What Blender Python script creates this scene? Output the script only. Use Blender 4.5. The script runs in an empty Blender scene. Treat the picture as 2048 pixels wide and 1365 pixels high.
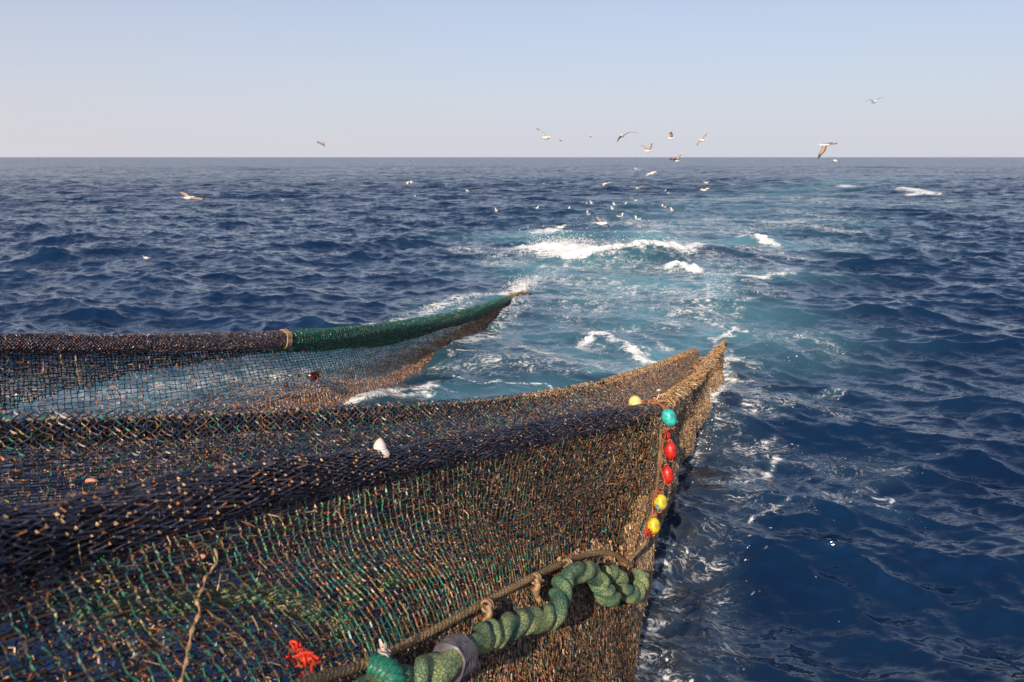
import bpy, math, random
import numpy as np
from mathutils import Vector, Matrix
R = math.radians
rng = np.random.default_rng(7)
random.seed(7)
sc = bpy.context.scene
COL = sc.collection

# ------------------------------------------------------------------ camera
CAM_H, PITCH, LENS = 4.0, 13.0, 28.0
cd = bpy.data.cameras.new('camera'); cam = bpy.data.objects.new('camera', cd); COL.objects.link(cam)
cam.location = (0, 0, CAM_H); cam.rotation_euler = (R(90 - PITCH), 0, 0)
cd.lens = LENS; cd.sensor_width = 36; cd.clip_start = 0.05; cd.clip_end = 60000
cd.dof.use_dof = True; cd.dof.focus_distance = 7.5; cd.dof.aperture_fstop = 2.8
sc.camera = cam
# ------------------------------------------------------------------ sky
SKY_TINT = (.66, .70, .75)
HAZE_K, HAZE_A, HAZE_FAR, HAZE_SUN = 3.0, .97, (3.9, 3.95, 4.4), (5.2, 4.3, 4.4)
SUN_AZ, SUN_EL = -163.0, 29.0        # azimuth clockwise from +Y
w = bpy.data.worlds.new('World'); sc.world = w; w.use_nodes = True
nt = w.node_tree; bg = nt.nodes['Background']
sky = nt.nodes.new('ShaderNodeTexSky'); sky.sky_type = 'NISHITA'; sky.sun_disc = False
sky.sun_elevation = R(SUN_EL); sky.sun_rotation = R(SUN_AZ)
sky.air_density = 1.0; sky.dust_density = 0.7; sky.ozone_density = 4.0; sky.altitude = 0
# sea haze low over the horizon all the way round, a little warmer on the sun's side
def wn(op, *a, t='ShaderNodeMath'):
    n = nt.nodes.new(t); n.operation = op
    for i, x in enumerate(a):
        if isinstance(x, (int, float, tuple)): n.inputs[i].default_value = x
        else: nt.links.new(x, n.inputs[i])
    return n.outputs['Value'] if (t == 'ShaderNodeMath' or op == 'DOT_PRODUCT') else n.outputs[0]
wtc = nt.nodes.new('ShaderNodeTexCoord'); wsep = nt.nodes.new('ShaderNodeSeparateXYZ'); nt.links.new(wtc.outputs['Generated'], wsep.inputs[0])
elv = wn('MAXIMUM', wsep.outputs['Z'], 0.0)
hz = wn('MULTIPLY', wn('POWER', 2.718, wn('MULTIPLY', elv, -HAZE_K)), HAZE_A)
sunw = wn('MULTIPLY_ADD', wn('DOT_PRODUCT', wtc.outputs['Generated'], (math.sin(R(SUN_AZ)), math.cos(R(SUN_AZ)), 0.0), t='ShaderNodeVectorMath'), .5, .5)
hc = nt.nodes.new('ShaderNodeMix'); hc.data_type = 'RGBA'; nt.links.new(sunw, hc.inputs[0])
hc.inputs[6].default_value = (*HAZE_FAR, 1); hc.inputs[7].default_value = (*HAZE_SUN, 1)
hm = nt.nodes.new('ShaderNodeMix'); hm.data_type = 'RGBA'; nt.links.new(hz, hm.inputs[0])
st = nt.nodes.new('ShaderNodeVectorMath'); st.operation = 'MULTIPLY'; nt.links.new(sky.outputs[0], st.inputs[0]); st.inputs[1].default_value = SKY_TINT; nt.links.new(st.outputs[0], hm.inputs[6]); nt.links.new(hc.outputs[2], hm.inputs[7])
nt.links.new(hm.outputs[2], bg.inputs[0]); bg.inputs[1].default_value = 0.13
# ------------------------------------------------------------------ sun
sd = bpy.data.lights.new('sun', 'SUN'); so = bpy.data.objects.new('sun', sd); COL.objects.link(so)
sd.energy = 5.0; sd.angle = R(0.5); sd.color = (1.0, 0.84, 0.66)
dirv = Vector((math.sin(R(SUN_AZ)) * math.cos(R(SUN_EL)), math.cos(R(SUN_AZ)) * math.cos(R(SUN_EL)), math.sin(R(SUN_EL))))
so.rotation_euler = dirv.to_track_quat('Z', 'Y').to_euler(); so.location = (-30, 0, 30)
sc.view_settings.view_transform = 'Standard'; sc.view_settings.look = 'None'
sc.view_settings.exposure = 0.35; sc.view_settings.gamma = 1.0
try: sc.view_settings.use_curve_mapping = False
except Exception: pass

# ------------------------------------------------------------------ helpers
FPX = 2048 * LENS / 36
cp, sp = math.cos(R(PITCH)), math.sin(R(PITCH))
def ray(px, py):
    u = (np.asarray(px, float) - 1024) / FPX; v = -(np.asarray(py, float) - 682.5) / FPX
    return np.stack([u, cp + v * sp, -sp + v * cp], -1)
def P(px, py, F):                       # a point seen at (px, py) of the photograph, F metres deep
    return np.array([0, 0, CAM_H]) + ray(px, py) * np.asarray(F, float)[..., None]
def W(px, py, z=0.0):                   # where that ray meets the height z
    d = ray(px, py); F = (CAM_H - z) / -d[..., 2]
    return np.array([0, 0, CAM_H]) + d * F[..., None]

def mesh_np(name, V, polys, mat=None, parent=None, smooth=True, attrs=None, loc=None):
    """V (n,3); polys = list of (m,k) int arrays"""
    me = bpy.data.meshes.new(name)
    V = np.ascontiguousarray(V, np.float32)
    if loc is not None: V = V - np.asarray(loc, np.float32)
    polys = [np.asarray(p) for p in polys if len(p)]
    loops = np.concatenate([p.ravel() for p in polys]).astype(np.int32)
    tot = np.concatenate([np.full(len(p), p.shape[1]) for p in polys]).astype(np.int32)
    st = np.concatenate([[0], np.cumsum(tot)[:-1]]).astype(np.int32)
    me.vertices.add(len(V)); me.vertices.foreach_set('co', V.ravel())
    me.loops.add(len(loops)); me.loops.foreach_set('vertex_index', loops)
    me.polygons.add(len(st)); me.polygons.foreach_set('loop_start', st); me.polygons.foreach_set('loop_total', tot)
    me.polygons.foreach_set('use_smooth', np.full(len(st), smooth))
    me.update(calc_edges=True)
    for k, a in (attrs or {}).items():
        a = np.ascontiguousarray(a, np.float32)
        if a.ndim == 1:
            at = me.attributes.new(k, 'FLOAT', 'POINT'); at.data.foreach_set('value', a)
        else:
            if a.shape[1] == 3: a = np.concatenate([a, np.ones((len(a), 1), np.float32)], 1)
            at = me.attributes.new(k, 'FLOAT_COLOR', 'POINT'); at.data.foreach_set('color', a.ravel())
    if mat: me.materials.append(mat)
    o = bpy.data.objects.new(name, me); COL.objects.link(o)
    if loc is not None and parent is None: o.location = loc
    if parent is not None:
        o.parent = parent
        pl = np.array(parent.matrix_basis.translation)
        if loc is None: o.location = -Vector(pl)
        else: o.location = Vector(np.asarray(loc) - pl)
    return o
def tag(o, label=None, cat=None, group=None, kind=None):
    if label: o['label'] = label
    if cat: o['category'] = cat
    if group: o['group'] = group
    if kind: o['kind'] = kind
    return o
def empty(name, loc, label=None, cat=None, group=None):
    o = bpy.data.objects.new(name, None); COL.objects.link(o); o.location = Vector(loc); o.empty_display_size = .1
    o.matrix_basis = Matrix.Translation(Vector(loc))
    return tag(o, label, cat, group)

def cr(pts, n):                          # Catmull-Rom along axis 0, n samples
    pts = np.asarray(pts, float); m = len(pts)
    e = np.concatenate([(2 * pts[:1] - pts[1:2]), pts, (2 * pts[-1:] - pts[-2:-1])])
    t = np.linspace(0, m - 1, n); i = np.minimum(t.astype(int), m - 2); f = (t - i).reshape((-1,) + (1,) * (pts.ndim - 1))
    p0, p1, p2, p3 = e[i], e[i + 1], e[i + 2], e[i + 3]
    return 0.5 * ((2 * p1) + (-p0 + p2) * f + (2 * p0 - 5 * p1 + 4 * p2 - p3) * f ** 2 + (-p0 + 3 * p1 - 3 * p2 + p3) * f ** 3)
def resample(path, n):                   # by arc length
    d = np.r_[0, np.cumsum(np.linalg.norm(np.diff(path, axis=0), axis=1))]; s = np.linspace(0, d[-1], n)
    return np.stack([np.interp(s, d, path[:, k]) for k in range(path.shape[1])], 1), d[-1]
def frames(path):
    T = np.gradient(path, axis=0); T /= np.linalg.norm(T, axis=1, keepdims=True) + 1e-9
    up = np.tile([0, 0, 1.0], (len(path), 1)); N = np.cross(up, T); N /= np.linalg.norm(N, axis=1, keepdims=True) + 1e-6
    B = np.cross(T, N); return T, N, B
def tube_np(path, r, k=8, prof=None):
    """r scalar/array; returns V, quads, (angle, arclen) per vertex"""
    path = np.asarray(path, float); n = len(path); T, N, B = frames(path)
    a = np.linspace(0, 2 * math.pi, k, endpoint=False)
    rr = np.broadcast_to(np.asarray(r, float).reshape(-1, 1) if np.ndim(r) else np.full((n, 1), r), (n, k)).copy()
    if prof is not None: rr = rr * prof
    V = path[:, None] + rr[..., None] * (N[:, None] * np.cos(a)[None, :, None] + B[:, None] * np.sin(a)[None, :, None])
    idx = np.arange(n * k).reshape(n, k); j = np.roll(idx, -1, 1)
    Q = np.stack([idx[:-1], j[:-1], j[1:], idx[1:]], -1).reshape(-1, 4)
    caps = [idx[0][::-1][None], idx[-1][None]]
    return V.reshape(-1, 3), [Q] + caps
def strand_mesh(A, B, r, cA, cB, sides=3):
    """straight twines A->B: prisms"""
    n = len(A); d = B - A; L = np.linalg.norm(d, axis=1, keepdims=True) + 1e-9; d = d / L
    ref = np.where(np.abs(d[:, 2:3]) > .9, [[1.0, 0, 0]], [[0, 0, 1.0]])
    u = np.cross(d, ref); u /= np.linalg.norm(u, axis=1, keepdims=True); v = np.cross(d, u)
    ph = rng.random((n, 1)) * 6.28; r = np.broadcast_to(np.asarray(r, float).reshape(-1, 1), (n, 1))
    V = np.empty((n, 2, sides, 3)); 
    for s in range(sides):
        a = ph + 2 * math.pi * s / sides; o = (u * np.cos(a) + v * np.sin(a)) * r
        V[:, 0, s] = A + o; V[:, 1, s] = B + o
    C = np.empty((n, 2, sides, 3)); C[:, 0] = cA[:, None]; C[:, 1] = cB[:, None]
    base = (np.arange(n) * 2 * sides)[:, None]; Q = []
    for s in range(sides):
        t = (s + 1) % sides; Q.append(base + np.array([s, t, sides + t, sides + s]))
    return V.reshape(-1, 3), np.concatenate(Q), C.reshape(-1, 3)
def knot_round(Pt, r, c):
    n = len(Pt); D = np.array([[1, 0, 0], [-1, 0, 0], [0, 1, 0], [0, -1, 0], [0, 0, 1], [0, 0, -1.0]])
    r = np.broadcast_to(np.asarray(r, float).reshape(-1, 1, 1), (n, 1, 1))
    V = Pt[:, None] + D[None] * r * (0.8 + .4 * rng.random((n, 6, 1)))
    T = np.array([[0, 2, 4], [2, 1, 4], [1, 3, 4], [3, 0, 4], [2, 0, 5], [1, 2, 5], [3, 1, 5], [0, 3, 5]])
    return V.reshape(-1, 3), ((np.arange(n) * 6)[:, None, None] + T[None]).reshape(-1, 3), np.repeat(c, 6, 0)
def knot_mesh(Pt, r, c):
    n = len(Pt); D = np.array([[1, 1, 1], [-1, -1, 1], [-1, 1, -1], [1, -1, -1.0]]) * .8
    r = np.broadcast_to(np.asarray(r, float).reshape(-1, 1, 1), (n, 1, 1))
    V = Pt[:, None] + D[None] * r * (0.7 + .6 * rng.random((n, 4, 1))) * rng.choice([-1, 1], (n, 1, 1))
    T = np.array([[0, 1, 2], [0, 3, 1], [0, 2, 3], [1, 3, 2]])
    return V.reshape(-1, 3), ((np.arange(n) * 4)[:, None, None] + T[None]).reshape(-1, 3), np.repeat(c, 4, 0)
def join_np(parts):
    V, Q, C = [], [], []; o = 0
    for v, q, c in parts:
        V.append(v); Q.append(q + o); C.append(c); o += len(v)
    return np.concatenate(V), Q, np.concatenate(C)

# smooth value noise for colours and folds
class VN:
    def __init__(s, seed, n=64): s.g = np.random.default_rng(seed).random((n, n, n)); s.n = n
    def __call__(s, p, scale=1.0, octv=3):
        out = 0; a = 1; tot = 0
        for o in range(octv):
            q = np.asarray(p) * scale * 2 ** o + 17.3 * o; i = np.floor(q).astype(int); f = q - i; f = f * f * (3 - 2 * f)
            v = 0
            for dx in (0, 1):
                for dy in (0, 1):
                    for dz in (0, 1):
                        wgt = (f[..., 0] if dx else 1 - f[..., 0]) * (f[..., 1] if dy else 1 - f[..., 1]) * (f[..., 2] if dz else 1 - f[..., 2])
                        v = v + wgt * s.g[(i[..., 0] + dx) % s.n, (i[..., 1] + dy) % s.n, (i[..., 2] + dz) % s.n]
            out = out + a * v; tot += a; a *= .55
        return out / tot
vn = VN(3); vn2 = VN(11)

# ------------------------------------------------------------------ materials
def nmat(name):
    m = bpy.data.materials.new(name); m.use_nodes = True
    return m, m.node_tree, m.node_tree.nodes['Principled BSDF']
def N_(nt, t, **kw):
    n = nt.nodes.new(t)
    for k, v in kw.items():
        if hasattr(n, k) and not isinstance(n.bl_rna.properties.get(k), type(None)): setattr(n, k, v)
        else: n.inputs[k].default_value = v
    return n
def math_n(nt, op, a, b=None, c=None, clamp=False):
    n = nt.nodes.new('ShaderNodeMath'); n.operation = op; n.use_clamp = clamp
    for i, x in enumerate((a, b, c)):
        if x is None: continue
        if isinstance(x, (int, float)): n.inputs[i].default_value = x
        else: nt.links.new(x, n.inputs[i])
    return n.outputs[0]
def smooth_n(nt, x, lo, hi, a=0.0, b=1.0):
    n = nt.nodes.new('ShaderNodeMapRange'); n.interpolation_type = 'SMOOTHSTEP'
    nt.links.new(x, n.inputs[0])
    for i, v in zip((1, 2, 3, 4), (lo, hi, a, b)):
        if isinstance(v, (int, float)): n.inputs[i].default_value = v
        else: nt.links.new(v, n.inputs[i])
    return n.outputs[0]
def mixc(nt, f, a, b, mode='MIX'):
    n = nt.nodes.new('ShaderNodeMix'); n.data_type = 'RGBA'; n.blend_type = mode
    for s, x in ((n.inputs[0], f), (n.inputs[6], a), (n.inputs[7], b)):
        if isinstance(x, (int, float)): s.default_value = x
        elif isinstance(x, tuple): s.default_value = (*x, 1)
        else: nt.links.new(x, s)
    return n.outputs[2]

def twine_mat():
    m, nt, b = nmat('wet_twine')
    a = nt.nodes.new('ShaderNodeAttribute'); a.attribute_name = 'col'
    tc = nt.nodes.new('ShaderNodeTexCoord')
    n = N_(nt, 'ShaderNodeTexNoise', Scale=90.0, Detail=3.0); nt.links.new(tc.outputs['Object'], n.inputs['Vector'])
    g = smooth_n(nt, n.outputs[0], .3, .7, .55, 1.5)
    v = nt.nodes.new('ShaderNodeVectorMath'); v.operation = 'SCALE'
    nt.links.new(a.outputs['Color'], v.inputs[0]); nt.links.new(g, v.inputs['Scale'])
    nt.links.new(v.outputs[0], b.inputs['Base Color'])
    b.inputs['Roughness'].default_value = .42; b.inputs['Specular IOR Level'].default_value = .6
    bp = N_(nt, 'ShaderNodeBump', Strength=.6, Distance=.002); nt.links.new(n.outputs[0], bp.inputs['Height'])
    nt.links.new(bp.outputs[0], b.inputs['Normal'])
    return m
M_TW = twine_mat()
def simple(name, col, rough=.5, scale=40, var=.35, bump=.3, col2=None, spec=.5, coat=0):
    m, nt, b = nmat(name); tc = nt.nodes.new('ShaderNodeTexCoord')
    n = N_(nt, 'ShaderNodeTexNoise', Scale=float(scale), Detail=5.0); nt.links.new(tc.outputs['Object'], n.inputs['Vector'])
    f = smooth_n(nt, n.outputs[0], .35, .65)
    c2 = col2 or tuple(x * (1 - var) for x in col)
    nt.links.new(mixc(nt, f, col, c2), b.inputs['Base Color'])
    nt.links.new(smooth_n(nt, n.outputs[0], .3, .7, rough * .7, min(1, rough * 1.3)), b.inputs['Roughness'])
    b.inputs['Specular IOR Level'].default_value = spec; b.inputs['Coat Weight'].default_value = coat
    bp = N_(nt, 'ShaderNodeBump', Strength=bump, Distance=.004); nt.links.new(n.outputs[0], bp.inputs['Height'])
    nt.links.new(bp.outputs[0], b.inputs['Normal'])
    return m
def rope_mat(name, col, col2, scale=30, twist=True):
    """fibrous rope, cracks of a braid over a mottled base"""
    m, nt, b = nmat(name); tc = nt.nodes.new('ShaderNodeTexCoord')
    n = N_(nt, 'ShaderNodeTexNoise', Scale=5.0, Detail=6.0, Roughness=.6); nt.links.new(tc.outputs['Object'], n.inputs['Vector'])
    mp = nt.nodes.new('ShaderNodeMapping'); mp.inputs['Scale'].default_value = (1, 1, 1.0)
    nt.links.new(tc.outputs['Object'], mp.inputs[0])
    n3 = N_(nt, 'ShaderNodeTexNoise', Scale=14.0, Detail=2.0)
    nt.links.new(mp.outputs[0], n3.inputs['Vector'])
    ad = nt.nodes.new('ShaderNodeVectorMath'); ad.operation = 'MULTIPLY_ADD'
    nt.links.new(n3.outputs['Color'], ad.inputs[0]); ad.inputs[1].default_value = (.05, .05, .05); nt.links.new(mp.outputs[0], ad.inputs[2])
    vo = N_(nt, 'ShaderNodeTexVoronoi', Scale=float(scale)); vo.feature = 'DISTANCE_TO_EDGE'; nt.links.new(ad.outputs[0], vo.inputs['Vector'])
    fine = N_(nt, 'ShaderNodeTexNoise', Scale=160.0, Detail=2.0); nt.links.new(tc.outputs['Object'], fine.inputs['Vector'])
    c = mixc(nt, smooth_n(nt, n.outputs[0], .38, .62), col, col2)
    c = mixc(nt, smooth_n(nt, vo.outputs[0], .0, .09, .75, 0.0), c, tuple(x * .18 for x in col2))
    c = mixc(nt, smooth_n(nt, fine.outputs[0], .45, .75, 0, .4), c, tuple(min(1, x * 1.5) for x in col))
    nt.links.new(c, b.inputs['Base Color']); b.inputs['Roughness'].default_value = .6
    h = math_n(nt, 'MULTIPLY_ADD', fine.outputs[0], .25, smooth_n(nt, vo.outputs[0], 0, .15))
    bp = N_(nt, 'ShaderNodeBump', Strength=.7, Distance=.006); nt.links.new(h, bp.inputs['Height'])
    nt.links.new(bp.outputs[0], b.inputs['Normal'])
    return m
M_TAN = rope_mat('tan_rope', (.34, .22, .10), (.16, .10, .045), 60)
M_GREENROPE = rope_mat('green_rope', (.23, .27, .11), (.022, .10, .072), 46)
M_ORANGE = simple('orange_line', (.50, .12, .04), .5, 60, .5, .4)
M_TANLASH = simple('tan_lashing', (.34, .21, .11), .6, 50, .45, .5)
M_GREY = simple('grey_tape', (.10, .09, .11), .5, 30, .5, .3)
M_CORE = simple('matted_net', (.012, .011, .016), .7, 25, .5, .9, col2=(.03, .02, .02))
M_COREG = simple('matted_green_net', (.01, .09, .06), .65, 25, .5, .9, col2=(.004, .035, .025))
M_COREB = simple('matted_brown_net', (.12, .06, .025), .65, 25, .5, .9, col2=(.03, .018, .012))
M_FUZZ = simple('growth', (.20, .075, .02), .65, 8, .6, .4, col2=(.06, .03, .015))
M_RED = simple('red_plastic', (.62, .018, .014), .5, 22, .55, .12, coat=.08)
M_TEAL = simple('teal_plastic', (.04, .50, .46), .5, 22, .5, .12, coat=.08)
M_YEL = simple('yellow_plastic', (.66, .50, .03), .5, 22, .5, .12, coat=.08)
M_PYEL = simple('pale_yellow_plastic', (.72, .64, .22), .4, 9, .25, .12, coat=.2)
M_BLUEP = simple('blue_paint', (.02, .30, .45), .4, 9, .3, .1)
M_WHITE = simple('pale_flesh', (.66, .46, .37), .4, 16, .2, .15, col2=(.62, .56, .54))
M_RAG = simple('red_cloth', (.62, .035, .01), .6, 18, .5, .6)
M_WEED = simple('seaweed', (.10, .02, .012), .35, 18, .6, .4)
M_PLAST = simple('scrap_plastic', (.5, .52, .56), .3, 10, .4, .3)
M_SALMON = simple('pink_flesh', (.62, .26, .17), .4, 14, .3, .3)
M_GBODY = simple('gull_white', (.80, .78, .75), .7, 12, .12, .1)
M_GBACK = simple('gull_grey_back', (.16, .15, .15), .7, 12, .35, .1)
M_BEAK = simple('gull_beak', (.55, .30, .06), .4, 12, .3, .05)
def wing_mat(name, c0, c1, tip):
    m, nt, b = nmat(name); a = nt.nodes.new('ShaderNodeAttribute'); a.attribute_name = 'span'
    ch = nt.nodes.new('ShaderNodeAttribute'); ch.attribute_name = 'chord'
    c = mixc(nt, smooth_n(nt, ch.outputs['Fac'], .2, .75), c0, c1)
    c = mixc(nt, smooth_n(nt, a.outputs['Fac'], .68, .86), c, tip)
    nt.links.new(c, b.inputs['Base Color']); b.inputs['Roughness'].default_value = .75
    return m
M_WG = wing_mat('wing_grey', (.13, .12, .12), (.42, .39, .36), (.015, .014, .015))
M_WB = wing_mat('wing_brown', (.20, .13, .08), (.38, .25, .16), (.035, .024, .02))
M_WW = wing_mat('wing_pale', (.60, .55, .50), (.74, .66, .58), (.10, .08, .07))

# ------------------------------------------------------------------ sea heights
class Tile:
    def __init__(s, L, lo, hi, slope, wdir, spread, seed, N=512, chop=1.0, rot=0.0):
        g = np.random.default_rng(seed); k1 = np.fft.fftfreq(N, L / N) * 2 * math.pi
        kx, ky = np.meshgrid(k1, k1, indexing='xy'); k = np.hypot(kx, ky); k[0, 0] = 1
        band = ((k >= 2 * math.pi / hi) & (k < 2 * math.pi / lo)).astype(float); band[0, 0] = 0
        th = np.arctan2(ky, kx) - (R(wdir) - rot)
        D = np.abs(np.cos(th)) ** spread + .04
        amp = k ** -2.0 * np.sqrt(D) * band
        H = (g.normal(size=(N, N)) + 1j * g.normal(size=(N, N))) * amp
        h = np.fft.ifft2(H); re = h.real
        sx = np.fft.ifft2(1j * kx * H).real; sy = np.fft.ifft2(1j * ky * H).real
        dx = np.fft.ifft2(1j * kx / k * H).real; dy = np.fft.ifft2(1j * ky / k * H).real
        s_ = slope / math.sqrt((sx ** 2 + sy ** 2).mean())
        s.a = np.stack([dx * s_ * chop, dy * s_ * chop, re * s_, sx * s_, sy * s_], -1).astype(np.float32)
        s.L, s.N, s.lo, s.hi, s.rot = L, N, lo, hi, rot
    def __call__(s, x, y, ch=5):
        c, n_ = math.cos(s.rot), math.sin(s.rot)
        X, Y = (c * x + n_ * y) / s.L * s.N, (-n_ * x + c * y) / s.L * s.N
        i, j = np.floor(X).astype(np.int64), np.floor(Y).astype(np.int64); fx, fy = (X - i)[..., None], (Y - j)[..., None]
        i %= s.N; j %= s.N; i1, j1 = (i + 1) % s.N, (j + 1) % s.N; a = s.a[..., :ch]
        v = (a[j, i] * (1 - fx) + a[j, i1] * fx) * (1 - fy) + (a[j1, i] * (1 - fx) + a[j1, i1] * fx) * fy
        o = v.copy(); o[..., 0] = c * v[..., 0] - n_ * v[..., 1]; o[..., 1] = n_ * v[..., 0] + c * v[..., 1]
        return o
WD = 72.0
TILES = [Tile(233, 5.5, 45, .036, WD, 6, 1, chop=1.0, rot=.2),
         Tile(61, 1.5, 5.5, .135, WD + 8, 3, 2, chop=1.25, rot=-.5),
         Tile(15.7, .33, 1.5, .225, WD - 18, 2, 3, chop=1.25, rot=.9),
         Tile(4.1, .07, .33, .18, WD + 25, 1.2, 4, chop=.6, rot=-.2)]
LFAC = [45, 12, 3.2, .7]

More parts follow.
